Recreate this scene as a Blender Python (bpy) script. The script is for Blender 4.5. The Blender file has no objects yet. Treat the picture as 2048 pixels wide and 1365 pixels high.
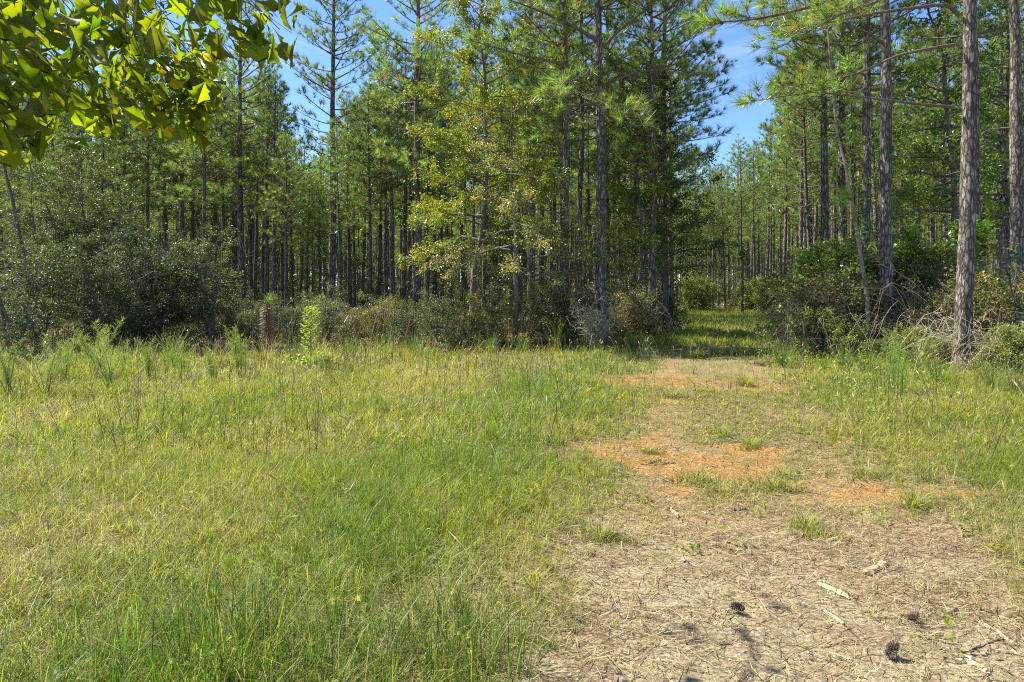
import bpy, math, random
import numpy as np
from math import radians, sin, cos, pi

sc = bpy.context.scene
COL = sc.collection
# ------------------------------------------------------------------ camera, sky, sun, exposure
F = 1365.0            # focal length in photograph pixels (24 mm on 36 mm)
CAMH = 1.6
HOR = 580.0
cam = bpy.data.cameras.new("camera"); cam_o = bpy.data.objects.new("camera", cam); COL.objects.link(cam_o)
cam.lens = 24.0; cam.sensor_width = 36.0; cam.clip_end = 3000; cam.clip_start = 0.05
cam.shift_y = -(682.5 - HOR) / 2048.0
cam_o.location = (0, 0, CAMH); cam_o.rotation_euler = (radians(90), 0, 0)
sc.camera = cam_o
SUN_AZ, SUN_EL = -70.0, 52.0
w = bpy.data.worlds.new("World"); sc.world = w; w.use_nodes = True
nt = w.node_tree; nt.nodes.clear()
sky = nt.nodes.new("ShaderNodeTexSky"); sky.sky_type = 'NISHITA'; sky.sun_disc = False
sky.sun_elevation = radians(SUN_EL); sky.sun_rotation = radians(SUN_AZ)
sky.air_density = 1.0; sky.dust_density = 0.15; sky.ozone_density = 5.0; sky.altitude = 60
bg = nt.nodes.new("ShaderNodeBackground"); bg.inputs[1].default_value = 0.095
out = nt.nodes.new("ShaderNodeOutputWorld")
tc = nt.nodes.new("ShaderNodeTexCoord"); mp = nt.nodes.new("ShaderNodeMapping"); mp.inputs['Scale'].default_value = (1.6, 1.6, 7)
nz = nt.nodes.new("ShaderNodeTexNoise"); nz.inputs['Scale'].default_value = 3.0; nz.inputs['Detail'].default_value = 7; nz.inputs['Roughness'].default_value = .62
rp = nt.nodes.new("ShaderNodeMapRange"); rp.inputs['From Min'].default_value = .52; rp.inputs['From Max'].default_value = .78; rp.inputs['To Max'].default_value = .28
mx = nt.nodes.new("ShaderNodeMix"); mx.data_type = 'RGBA'
mx.inputs['B'].default_value = (6.2, 6.4, 6.8, 1)
nt.links.new(tc.outputs['Generated'], mp.inputs[0]); nt.links.new(mp.outputs[0], nz.inputs['Vector'])
nt.links.new(nz.outputs[0], rp.inputs[0]); nt.links.new(rp.outputs[0], mx.inputs['Factor'])
tn = nt.nodes.new("ShaderNodeVectorMath"); tn.operation = 'MULTIPLY'; tn.inputs[1].default_value = (.80, .93, 1.12); nt.links.new(sky.outputs[0], tn.inputs[0]); nt.links.new(tn.outputs[0], mx.inputs['A']); nt.links.new(mx.outputs['Result'], bg.inputs[0]); nt.links.new(bg.outputs[0], out.inputs[0])
sl = bpy.data.lights.new("sun", 'SUN'); sl.energy = 5.0; sl.angle = radians(0.5); sl.color = (1.0, 0.94, 0.82)
so = bpy.data.objects.new("sun", sl); COL.objects.link(so)
so.rotation_euler = (radians(90 - SUN_EL), 0, radians(-SUN_AZ) + pi)
so.location = (-20, 10, 30)
sc.view_settings.view_transform = 'Standard'; sc.view_settings.look = 'None'
sc.view_settings.exposure = 1.25; sc.view_settings.gamma = 1
sc.cycles.max_bounces = 6; sc.cycles.diffuse_bounces = 4; sc.cycles.glossy_bounces = 1
sc.cycles.transmission_bounces = 4; sc.cycles.use_denoising = False
sc.cycles.filter_width = 1.1
sc.cycles.use_adaptive_sampling = False
sc.cycles.caustics_reflective = False; sc.cycles.caustics_refractive = False

R = np.random.default_rng(7)

def G2W(px, py):                    # a point of the flat ground seen at that place
    d = CAMH * F / (py - HOR)
    return np.array([(px - 1024) / F * d, d, 0.0])
def PW(px, py, d):                  # a point at depth d seen at that place
    return np.array([(px - 1024) / F * d, d, CAMH - (py - HOR) / F * d])

# ------------------------------------------------------------------ numpy noise
_T = np.random.default_rng(3).random((256, 256))
def vnoise(x, y):
    x = np.asarray(x, float); y = np.asarray(y, float)
    xi = np.floor(x).astype(int); yi = np.floor(y).astype(int); fx = x - xi; fy = y - yi
    fx = fx * fx * (3 - 2 * fx); fy = fy * fy * (3 - 2 * fy)
    a = _T[xi & 255, yi & 255]; b = _T[(xi + 1) & 255, yi & 255]; c = _T[xi & 255, (yi + 1) & 255]; d = _T[(xi + 1) & 255, (yi + 1) & 255]
    return (a * (1 - fx) + b * fx) * (1 - fy) + (c * (1 - fx) + d * fx) * fy
def fbm(x, y, o=4):
    s = 0; a = .5; n = 0
    for i in range(o):
        s = s + a * vnoise(x * 2**i + 17 * i, y * 2**i + 31 * i); n += a; a *= .55
    return s / n
def sstep(a, b, x):
    t = np.clip((x - a) / (b - a), 0, 1); return t * t * (3 - 2 * t)

# ------------------------------------------------------------------ mesh building
class Geo:
    def __init__(s): s.v = []; s.q = []; s.t = []; s.c = []; s.mq = []; s.mt = []; s.n = 0
    def add(s, v, f, col, mat=0):
        v = np.asarray(v, np.float32).reshape(-1, 3); f = np.asarray(f, np.int64)
        col = np.asarray(col, np.float32)
        if col.ndim == 1: col = np.broadcast_to(col, (len(v), 3))
        s.v.append(v); s.c.append(col)
        if f.shape[1] == 4: s.q.append(f + s.n); s.mq.append(np.full(len(f), mat, np.int32))
        else: s.t.append(f + s.n); s.mt.append(np.full(len(f), mat, np.int32))
        s.n += len(v)
    def mesh(s, name, mats, smooth=False):
        me = bpy.data.meshes.new(name)
        V = np.concatenate(s.v); C = np.concatenate(s.c)
        T = np.concatenate(s.t) if s.t else np.zeros((0, 3), np.int64); Q = np.concatenate(s.q) if s.q else np.zeros((0, 4), np.int64)
        M = np.concatenate(s.mt + s.mq)
        me.vertices.add(len(V)); me.vertices.foreach_set("co", V.ravel())
        L = np.concatenate([T.ravel(), Q.ravel()]).astype(np.int32)
        me.loops.add(len(L)); me.loops.foreach_set("vertex_index", L)
        st = np.concatenate([np.arange(len(T)) * 3, len(T) * 3 + np.arange(len(Q)) * 4]).astype(np.int32)
        me.polygons.add(len(st)); me.polygons.foreach_set("loop_start", st)
        me.polygons.foreach_set("material_index", M)
        me.polygons.foreach_set("use_smooth", np.full(len(st), smooth))
        at = me.attributes.new("col", 'FLOAT_COLOR', 'POINT')
        at.data.foreach_set("color", np.concatenate([C, np.ones((len(C), 1), np.float32)], 1).ravel())
        for m in (mats if isinstance(mats, (list, tuple)) else [mats]): me.materials.append(m)
        me.update(calc_edges=True)
        return me

def tube(g, path, rad, sides, col, mat=0, bump=0.0, rng=None):
    path = np.asarray(path, float); n = len(path); rad = np.broadcast_to(rad, (n,)).astype(float)
    T = np.gradient(path, axis=0); T /= np.linalg.norm(T, axis=1)[:, None] + 1e-9
    ref = np.array([0, 0, 1.]) if abs(T[0, 2]) < .7 else np.array([1., 0, 0])
    A = np.cross(T, ref); A /= np.linalg.norm(A, axis=1)[:, None] + 1e-9; B = np.cross(T, A)
    an = np.arange(sides) / sides * 2 * pi
    rr = rad[:, None] * np.ones(sides)
    if bump and rng is not None: rr = rr * (1 + bump * (rng.random((n, sides)) - .5))
    v = path[:, None] + rr[..., None] * (A[:, None] * np.cos(an)[None, :, None] + B[:, None] * np.sin(an)[None, :, None])
    i = np.arange(n - 1)[:, None] * sides; j = np.arange(sides)[None]; k = (j + 1) % sides
    f = np.stack([i + j, i + k, i + sides + k, i + sides + j], -1).reshape(-1, 4)
    g.add(v.reshape(-1, 3), f, col, mat)

def frames(d, roll):               # matrices whose z axis is d
    d = d / (np.linalg.norm(d, axis=1)[:, None] + 1e-9)
    ref = np.where(np.abs(d[:, 2:3]) < .9, np.array([[0, 0, 1.]]), np.array([[1., 0, 0]]))
    a = np.cross(ref, d); a /= np.linalg.norm(a, axis=1)[:, None]; b = np.cross(d, a)
    c, s = np.cos(roll)[:, None], np.sin(roll)[:, None]
    return np.stack([a * c + b * s, -a * s + b * c, d], -1)
def scatter(g, pv, pf, M, T, S, col, mat=0, pc=None):   # copies of a small shape, welded into one mesh
    N, n = len(T), len(pv)
    if N == 0: return
    v = np.einsum('nij,kj->nki', M * np.asarray(S)[:, None, None], pv) + T[:, None]
    f = (pf[None] + (np.arange(N) * n)[:, None, None]).reshape(-1, pf.shape[1])
    c = np.repeat(col[:, None], n, 1)
    if pc is not None: c = c * pc[None]
    g.add(v.reshape(-1, 3), f, c.reshape(-1, 3), mat)
def bez(pts, n):                   # smooth curve through points (Catmull-Rom)
    p = np.asarray(pts, float); p = np.vstack([2 * p[0] - p[1], p, 2 * p[-1] - p[-2]])
    o = []; m = len(p) - 3; per = max(2, n // m)
    for i in range(m):
        t = np.linspace(0, 1, per, endpoint=False)[:, None]; a, b, c, d = p[i:i + 4]
        o.append(.5 * (2 * b + (c - a) * t + (2 * a - 5 * b + 4 * c - d) * t**2 + (3 * b - a - 3 * c + d) * t**3))
    return np.vstack(o + [p[-2:-1]])
def rdir(rng, n): v = rng.normal(size=(n, 3)); return v / np.linalg.norm(v, axis=1)[:, None]

# ------------------------------------------------------------------ objects
def obj(name, me, parent=None, loc=None):
    o = bpy.data.objects.new(name, me); COL.objects.link(o)
    if parent: o.parent = parent
    if loc is not None: o.location = loc
    return o
def tag(o, label, cat, group=None):
    o['label'] = label; o['category'] = cat
    if group: o['group'] = group
    return o
def thing(name, label, cat, loc=(0, 0, 0), rz=0, s=1, group=None, tilt=(0, 0)):
    o = bpy.data.objects.new(name, None); COL.objects.link(o); o.empty_display_size = .2
    o.location = loc; o.rotation_euler = (tilt[0], tilt[1], rz); o.scale = (s, s, s)
    return tag(o, label, cat, group)

# ------------------------------------------------------------------ materials
def newmat(name):
    m = bpy.data.materials.new(name); m.use_nodes = True; nt = m.node_tree; nt.nodes.clear()
    return m, nt, nt.nodes.new("ShaderNodeOutputMaterial")
def foliage(name, transl=.45, rough=.45, spec=.5, tcol=(1.1, 1.15, .45), noise=None, rnd=.25):
    m, nt, o = newmat(name); N = nt.nodes.new; L = nt.links.new
    at = N("ShaderNodeAttribute"); at.attribute_name = "col"
    oi = N("ShaderNodeObjectInfo"); mr = N("ShaderNodeMapRange"); mr.inputs['To Min'].default_value = 1 - rnd; mr.inputs['To Max'].default_value = 1 + rnd
    L(oi.outputs['Random'], mr.inputs[0])
    sc_ = N("ShaderNodeVectorMath"); sc_.operation = 'SCALE'; L(at.outputs['Color'], sc_.inputs[0]); L(mr.outputs[0], sc_.inputs['Scale'])
    tm = N("ShaderNodeVectorMath"); tm.operation = 'MULTIPLY'; L(sc_.outputs[0], tm.inputs[0]); tm.inputs[1].default_value = tcol
    p = N("ShaderNodeBsdfPrincipled"); L(sc_.outputs[0], p.inputs['Base Color']); p.inputs['Roughness'].default_value = rough; p.inputs['Specular IOR Level'].default_value = spec
    t = N("ShaderNodeBsdfTranslucent"); L(tm.outputs[0], t.inputs[0])
    mx = N("ShaderNodeMixShader"); mx.inputs[0].default_value = transl; L(p.outputs[0], mx.inputs[1]); L(t.outputs[0], mx.inputs[2]); L(mx.outputs[0], o.inputs[0])
    return m
def bark(name, c1, c2, c3, scale=(9, 9, 2.6), bump=.6, dist=.03):
    m, nt, o = newmat(name); N = nt.nodes.new; L = nt.links.new
    tc = N("ShaderNodeTexCoord"); mp = N("ShaderNodeMapping"); mp.inputs['Scale'].default_value = scale; L(tc.outputs['Object'], mp.inputs[0])
    nz = N("ShaderNodeTexNoise"); nz.inputs['Scale'].default_value = 2.2; nz.inputs['Detail'].default_value = 6; L(mp.outputs[0], nz.inputs['Vector'])
    ad = N("ShaderNodeMix"); ad.data_type = 'VECTOR'; ad.inputs['Factor'].default_value = .45; L(mp.outputs[0], ad.inputs['A']); L(nz.outputs['Color'], ad.inputs['B'])
    vo = N("ShaderNodeTexVoronoi"); vo.feature = 'DISTANCE_TO_EDGE'; vo.inputs['Scale'].default_value = 1.6; L(ad.outputs['Result'], vo.inputs['Vector'])
    v2 = N("ShaderNodeTexVoronoi"); v2.inputs['Scale'].default_value = 1.6; L(ad.outputs['Result'], v2.inputs['Vector'])
    cr = N("ShaderNodeMapRange"); cr.inputs['From Max'].default_value = .22; L(vo.outputs['Distance'], cr.inputs[0])
    m1 = N("ShaderNodeMix"); m1.data_type = 'RGBA'; m1.inputs['A'].default_value = (*c2, 1); m1.inputs['B'].default_value = (*c3, 1)
    sp = N("ShaderNodeSeparateColor"); L(v2.outputs['Color'], sp.inputs[0]); L(sp.outputs[0], m1.inputs['Factor'])
    m2 = N("ShaderNodeMix"); m2.data_type = 'RGBA'; m2.inputs['A'].default_value = (*c1, 1); L(m1.outputs['Result'], m2.inputs['B']); L(cr.outputs[0], m2.inputs['Factor'])
    n2 = N("ShaderNodeTexNoise"); n2.inputs['Scale'].default_value = 1.3; n2.inputs['Detail'].default_value = 5; L(tc.outputs['Object'], n2.inputs['Vector'])
    mr = N("ShaderNodeMapRange"); mr.inputs['From Min'].default_value = .3; mr.inputs['From Max'].default_value = .7; mr.inputs['To Min'].default_value = .65; mr.inputs['To Max'].default_value = 1.3; L(n2.outputs[0], mr.inputs[0])
    s2 = N("ShaderNodeVectorMath"); s2.operation = 'SCALE'; L(m2.outputs['Result'], s2.inputs[0]); L(mr.outputs[0], s2.inputs['Scale'])
    p = N("ShaderNodeBsdfPrincipled"); p.inputs['Roughness'].default_value = .9; p.inputs['Specular IOR Level'].default_value = .2; L(s2.outputs[0], p.inputs['Base Color'])
    am = N("ShaderNodeMath"); am.operation = 'ADD'; L(cr.outputs[0], am.inputs[0]); L(nz.outputs[0], am.inputs[1])
    b = N("ShaderNodeBump"); b.inputs['Strength'].default_value = bump; b.inputs['Distance'].default_value = dist; L(am.outputs[0], b.inputs['Height']); L(b.outputs[0], p.inputs['Normal'])
    L(p.outputs[0], o.inputs[0]); return m
def attr_mat(name, rough=.8, noise=30, amt=.35, bump=.0):
    m, nt, o = newmat(name); N = nt.nodes.new; L = nt.links.new
    at = N("ShaderNodeAttribute"); at.attribute_name = "col"; tc = N("ShaderNodeTexCoord")
    nz = N("ShaderNodeTexNoise"); nz.inputs['Scale'].default_value = noise; nz.inputs['Detail'].default_value = 5; L(tc.outputs['Object'], nz.inputs['Vector'])
    mr = N("ShaderNodeMapRange"); mr.inputs['From Min'].default_value = .3; mr.inputs['From Max'].default_value = .7; mr.inputs['To Min'].default_value = 1 - amt; mr.inputs['To Max'].default_value = 1 + amt; L(nz.outputs[0], mr.inputs[0])
    s = N("ShaderNodeVectorMath"); s.operation = 'SCALE'; L(at.outputs['Color'], s.inputs[0]); L(mr.outputs[0], s.inputs['Scale'])
    p = N("ShaderNodeBsdfPrincipled"); p.inputs['Roughness'].default_value = rough; p.inputs['Specular IOR Level'].default_value = .3; L(s.outputs[0], p.inputs['Base Color'])
    if bump:
        b = N("ShaderNodeBump"); b.inputs['Strength'].default_value = bump; b.inputs['Distance'].default_value = .01; L(nz.outputs[0], b.inputs['Height']); L(b.outputs[0], p.inputs['Normal'])
    L(p.outputs[0], o.inputs[0]); return m

M_needle = foliage("pine_needles", .52, .33, .75, (1.2, 1.25, .5))
M_leaf = foliage("broad_leaves", .42, .38, .6, (1.25, 1.2, .35))
M_waxy = foliage("waxy_leaves", .36, .48, .5, (1.2, 1.2, .4))
M_oak = foliage("oak_leaves", .62, .4, .5, (3.7, 3.55, .25), rnd=0)
M_grass = foliage("grass_blades", .48, .5, .35, (1.35, 1.35, .5), rnd=0)
M_dry = attr_mat("dry_plant", .75, 20, .3)
M_bark = bark("pine_bark", (.085, .062, .046), (.19, .16, .13), (.40, .35, .30), (17, 17, 4.5), 1.0)
M_twig = attr_mat("branch_bark", .9, 14, .35, .4)
M_soil_obj = attr_mat("weathered_wood", .8, 60, .35, .5)

# ------------------------------------------------------------------ where things are on the ground
RD = np.array([0, 3, 4.2, 6, 11.5, 16.5, 25, 36, 50, 70, 300.]); RX = np.array([.8, 1.3, 1.6, 2.1, 3.3, 4.9, 7.8, 11.2, 15.0, 19.5, 70])
def road_x(y): return np.interp(y, RD, RX)
ORANGE = [(1.5, 6.35, .8, .8), (2.85, 5.5, .7, .42), (2.3, 6.75, .45, .3), (2.6, 11.6, 1.25, 1.3), (3.8, 11.0, .8, .6), (1.3, 5.4, .4, .25)]
BROWN = [(4.0, 14.6, 1.3, 1.5), (4.6, 18, 1.1, 2.2), (5.3, 23, .7, 5), (3.8, 13, .9, .8), (8.2, 25, .6, 4)]
def blob(x, y, L):
    n = fbm(x * 1.3 + 5, y * 1.3, 4) - .5; r = np.zeros(np.shape(x))
    for (cx, cy, rx, ry) in L:
        d = np.sqrt(((x - cx) / rx)**2 + ((y - cy) / ry)**2) + n * 1.7 + (fbm(x * 5, y * 5 + 3, 3) - .5) * .9
        r = np.maximum(r, 1 - sstep(.65, 1.15, d))
    return r
def apron(x, y):
    n = (fbm(x * 1.1, y * 1.1 + 9, 4) - .5) * 1.5
    left = .12 + .13 * (y - 3) + n * .6; right = 2.5 + .35 * (y - 3) + n * .8
    return sstep(-.15, .25, x - left) * sstep(-.2, .3, right - x) * (1 - sstep(4.5, 5.6, y + n))
def ruts(x, y):
    d = x - road_x(y); n = sstep(.36, .58, fbm(x * 1.7 + 33, y * .8, 3)); return np.clip(np.exp(-((d + .75) / .32)**2) + .8 * np.exp(-((d - .85) / .30)**2), 0, 1) * n * sstep(4.5, 5.5, y) * (1 - sstep(17, 24, y)) * .75
def bare(x, y): return np.clip(apron(x, y) + ruts(x, y) + blob(x, y, ORANGE) + blob(x, y, BROWN) * .6, 0, 1)
EX = np.array([-60, -17, -13, -9, -5, 0, 2.6, 3.2, 3.9, 4.8, 5.3, 6.0, 7.8, 9.5, 14, 60]); EY = np.array([12, 12.2, 13.5, 16.4, 17.2, 17.6, 18.4, 20, 26, 40, 60, 60, 17.5, 13.6, 11.6, 10])
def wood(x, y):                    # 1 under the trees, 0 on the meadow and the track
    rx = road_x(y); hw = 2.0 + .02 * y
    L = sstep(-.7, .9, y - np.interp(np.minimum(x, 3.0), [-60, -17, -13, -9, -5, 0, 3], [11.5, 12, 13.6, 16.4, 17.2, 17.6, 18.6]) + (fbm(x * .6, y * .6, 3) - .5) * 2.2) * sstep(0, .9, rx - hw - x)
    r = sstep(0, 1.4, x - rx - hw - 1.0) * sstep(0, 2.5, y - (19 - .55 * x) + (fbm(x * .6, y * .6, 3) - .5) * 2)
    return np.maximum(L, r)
def gz(x, y):
    return (fbm(x * .35, y * .35, 3) - .5) * .10 * sstep(2, 8, y) + (fbm(x * 3, y * 3, 3) - .5) * .035 + (fbm(x * 14 + 3, y * 14, 2) - .5) * .012 * (1 - sstep(8, 14, y))

def axis(parts):
    o = []
    for a, b, s in parts: o.append(np.arange(a, b, s))
    return np.concatenate(o + [[parts[-1][1]]])
gx = np.concatenate([-np.geomspace(9, 900, 60)[::-1], np.arange(-8.9, -3, .12), np.arange(-3, 4, .03), np.arange(4, 9.9, .09), np.geomspace(10, 900, 60)])
gy = np.concatenate([-np.geomspace(1.0, 300, 30)[::-1], np.arange(0, 2.3, .15), np.arange(2.3, 7.5, .03), np.arange(7.5, 20, .08), np.geomspace(20, 1500, 120)])
X, Y = np.meshgrid(gx, gy); Z = gz(X, Y)
ap, og, br, wd = apron(X, Y), blob(X, Y, ORANGE), blob(X, Y, BROWN), wood(X, Y)
C = np.ones(X.shape + (1,)) * np.array([.20, .165, .075])
n1 = fbm(X * 2, Y * 2, 4)[..., None]
def lay(C, m, c): return C * (1 - m[..., None]) + np.array(c) * m[..., None]
C = lay(C, sstep(.5, .62, n1[..., 0]) * .6, (.27, .215, .12))
C = lay(C, ap, (.30, .24, .145)); C = lay(C, ap * sstep(.45, .65, fbm(X * 3.1, Y * 3.1, 4)) * .7, (.25, .17, .10))
C = lay(C, ap * sstep(4.2, 5.0, Y) * .6, (.34, .20, .10))
C = lay(C, ruts(X, Y), (.30, .19, .09)); C = lay(C, br * .55, (.20, .145, .075)); C = lay(C, og, (.33, .175, .060)); C = lay(C, og * sstep(.5, .7, fbm(X * 2.5 + 7, Y * 2.5, 4)) * .85, (.24, .17, .09))
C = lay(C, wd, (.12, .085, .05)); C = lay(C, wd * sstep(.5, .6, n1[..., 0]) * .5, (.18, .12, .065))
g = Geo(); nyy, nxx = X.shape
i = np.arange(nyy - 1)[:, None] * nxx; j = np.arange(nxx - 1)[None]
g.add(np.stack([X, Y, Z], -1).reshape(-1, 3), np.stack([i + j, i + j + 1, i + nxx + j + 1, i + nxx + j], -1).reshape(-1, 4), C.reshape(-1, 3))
m, nt, o = newmat("earth"); N = nt.nodes.new; L = nt.links.new
at = N("ShaderNodeAttribute"); at.attribute_name = "col"; tc = N("ShaderNodeTexCoord")
a1 = N("ShaderNodeTexNoise"); a1.inputs['Scale'].default_value = 45; a1.inputs['Detail'].default_value = 8; a1.inputs['Roughness'].default_value = .7; L(tc.outputs['Object'], a1.inputs['Vector'])
a2 = N("ShaderNodeTexVoronoi"); a2.inputs['Scale'].default_value = 90; L(tc.outputs['Object'], a2.inputs['Vector'])
mr = N("ShaderNodeMapRange"); mr.inputs['From Min'].default_value = .32; mr.inputs['From Max'].default_value = .68; mr.inputs['To Min'].default_value = .45; mr.inputs['To Max'].default_value = 1.45; L(a1.outputs[0], mr.inputs[0])
sp = N("ShaderNodeSeparateColor"); L(a2.outputs['Color'], sp.inputs[0])
m2 = N("ShaderNodeMapRange"); m2.inputs['To Min'].default_value = .7; m2.inputs['To Max'].default_value = 1.3; L(sp.outputs[0], m2.inputs[0])
mm = N("ShaderNodeMath"); mm.operation = 'MULTIPLY'; L(mr.outputs[0], mm.inputs[0]); L(m2.outputs[0], mm.inputs[1])
s = N("ShaderNodeVectorMath"); s.operation = 'SCALE'; L(at.outputs['Color'], s.inputs[0]); L(mm.outputs[0], s.inputs['Scale'])
p = N("ShaderNodeBsdfPrincipled"); p.inputs['Roughness'].default_value = .95; p.inputs['Specular IOR Level'].default_value = .15; L(s.outputs[0], p.inputs['Base Color'])
b = N("ShaderNodeBump"); b.inputs['Strength'].default_value = .8; b.inputs['Distance'].default_value = .02; L(a1.outputs[0], b.inputs['Height']); L(b.outputs[0], p.inputs['Normal'])
L(p.outputs[0], o.inputs[0])
gr = obj("ground", g.mesh("ground", m, True)); gr['kind'] = 'structure'; gr['label'] = 'sandy ground with orange clay patches and the worn track'

# ------------------------------------------------------------------ grass
def blades(g, x, y, h, wd, bend, az, col, tipc, segs=3, z0=None, side=None):
    n = len(x); z = gz(x, y) - .01 if z0 is None else z0
    t = np.array({3: [0, .38, .72, 1], 2: [0, .55, 1], 4: [0, .28, .55, .8, 1]}[segs]); k = len(t)
    d = np.stack([np.cos(az), np.sin(az)], -1); sa = az + pi / 2 if side is None else side
    sd = np.stack([np.cos(sa), np.sin(sa)], -1)
    bt = bend[:, None] * t[None]**1.8; ht = np.sqrt(np.clip(1 - (bt * .8)**2, .05, 1)) * t[None]
    cx = x[:, None] + d[:, :1] * bt * h[:, None]; cy = y[:, None] + d[:, 1:] * bt * h[:, None]; cz = z[:, None] + ht * h[:, None]
    ww = wd[:, None] * .5 * (1 - t[None]**2)
    Lv = np.stack([cx - sd[:, :1] * ww, cy - sd[:, 1:] * ww, cz], -1)[:, :-1]; Rv = np.stack([cx + sd[:, :1] * ww, cy + sd[:, 1:] * ww, cz], -1)[:, :-1]
    tip = np.stack([cx, cy, cz], -1)[:, -1:]
    V = np.concatenate([Lv, Rv, tip], 1); nv = 2 * (k - 1) + 1
    q = np.array([[a, a + k - 1, a + k, a + 1] for a in range(k - 2)]); tr = np.array([[k - 2, 2 * k - 3, 2 * k - 2]])
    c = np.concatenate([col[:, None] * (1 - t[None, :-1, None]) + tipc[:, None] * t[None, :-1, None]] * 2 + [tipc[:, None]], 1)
    base = (np.arange(n) * nv)[:, None, None]
    s = g.n; g.add(V.reshape(-1, 3), (q[None] + base).reshape(-1, 4), c.reshape(-1, 3))
    g.t.append((tr[None] + base).reshape(-1, 3) + s); g.mt.append(np.zeros(n, np.int32))

GREEN = np.array([.21, .29, .035]); LUSH = np.array([.15, .27, .032]); YEL = np.array([.37, .39, .06]); STRAW = np.array([.51, .46, .24]); TAN = np.array([.32, .26, .14])
def lush(x, y):
    cx = np.interp(y, [2.4, 3, 3.8, 5.2, 8.1, 13.6, 18], [-1.3, -1.1, -.9, -.45, -.1, 2.1, 3.4])
    a = np.exp(-((x - cx) / (.75 + .05 * y))**2)
    return np.clip(a * .95 + sstep(.55, .75, fbm(x * .8 + 40, y * .8, 3)) * .3 + sstep(3.6, 2.9, y) * .25, 0, 1)
def grass_field(name, label, n, ylo, yhi, wmul, hmul, segs, seed, frac=1.0):
    r = np.random.default_rng(seed)
    # even density over the wedge the photograph takes in, with a margin on both sides
    y = np.sqrt(r.random(n) * (yhi**2 - ylo**2) + ylo**2); x = (r.random(n) * 2 - 1) * (.80 * y + 1.0)
    # clump: pull blades towards tuft centres
    cl = r.random(n) < .5; cs = .11 + .010 * y; jx = (_T[(np.floor(x / cs).astype(int)) & 255, (np.floor(y / cs).astype(int)) & 255]) ; jy = (_T[(np.floor(y / cs).astype(int)) & 255, (np.floor(x / cs).astype(int) + 91) & 255])
    tx = (np.floor(x / cs) + jx) * cs; ty = (np.floor(y / cs) + jy) * cs
    x = np.where(cl, tx + r.normal(size=n) * cs * .16, x); y = np.where(cl, ty + r.normal(size=n) * cs * .16, y)
    B = bare(x, y); W = wood(x, y)
    rx = road_x(y); rd = np.exp(-((x - rx) / (1.6))**2) * (1 - .8 * sstep(12, 20, y))
    thin = .6 + .4 * sstep(.36, .56, fbm(x * 1.4 + 3, y * 1.4, 3))
    apr = apron(x, y)
    tuftn = sstep(.60, .72, fbm(x * 2.2 + 50, y * 2.2, 3))
    keep = (1 - B)**2 * (1 - .93 * W) * (1 - .45 * rd) * thin + B * tuftn * .30 + .04 * B + .16 * B * sstep(5, 6, y)
    k = r.random(n) < keep; x, y, B, W, rd, apr = x[k], y[k], B[k], W[k], rd[k], apr[k]; n = len(x)
    lu = lush(x, y) * (1 - .6 * rd); patch = fbm(x * .7 + 20, y * .7, 4); p2 = fbm(x * 2.7 + 60, y * 2.7, 3)
    u = r.random(n)
    ps = np.clip(.31 - .24 * lu + (patch - .5) * 1.0 + (p2 - .5) * .5, .06, .85)      # share of straw blades
    py = np.clip(.45 - .35 * lu + (fbm(x * .9 + 80, y * .9, 3) - .5) * 1.5, .05, .8)
    c = np.where((u < ps)[:, None], np.where((r.random(n) < .6)[:, None], STRAW, TAN), np.where((r.random(n) < py)[:, None], YEL, np.where((r.random(n) < lu)[:, None], LUSH, GREEN)))
    c = c * (.45 + .95 * r.random(n)**1.2)[:, None] * (1 + .10 * r.normal(size=(n, 3)))
    c = np.clip(c, .012, .7)
    tall = sstep(.45, .65, fbm(x * .5 + 11, y * .5, 3)) * sstep(.0, -4, x) * sstep(7, 12, y)
    h = (.075 + .14 * r.random(n)**1.5 + .09 * lu * r.random(n) + .22 * tall * r.random(n)) * hmul * (1 - .55 * rd) * (1 - .5 * B)
    h *= np.where(r.random(n) < .05, 1.6, 1)
    bend = np.clip(r.normal(.68, .32, n) + .3 * (u < ps), .02, 1.22)
    az = r.random(n) * 2 * pi; wdt = (.0020 + .0026 * r.random(n)) * wmul
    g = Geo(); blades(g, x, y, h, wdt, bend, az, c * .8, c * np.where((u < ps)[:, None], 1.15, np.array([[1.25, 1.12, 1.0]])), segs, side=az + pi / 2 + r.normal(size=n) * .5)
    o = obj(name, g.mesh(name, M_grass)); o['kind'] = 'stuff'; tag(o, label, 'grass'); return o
grass_field("grass", "mixed green and straw coloured grass in the near meadow", 230000, 2.2, 6.5, 1.0, 1.0, 3, 1)
grass_field("grass", "yellowish meadow grass halfway to the trees", 210000, 6.5, 12.5, 1.7, 1.15, 3, 2)
grass_field("grass", "meadow grass reaching up to the edge of the woods", 130000, 12.5, 24, 2.8, 1.35, 2, 3)
grass_field("grass", "grass far down the track between the pine stands", 60000, 24, 62, 6.5, 1.7, 2, 4)

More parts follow.
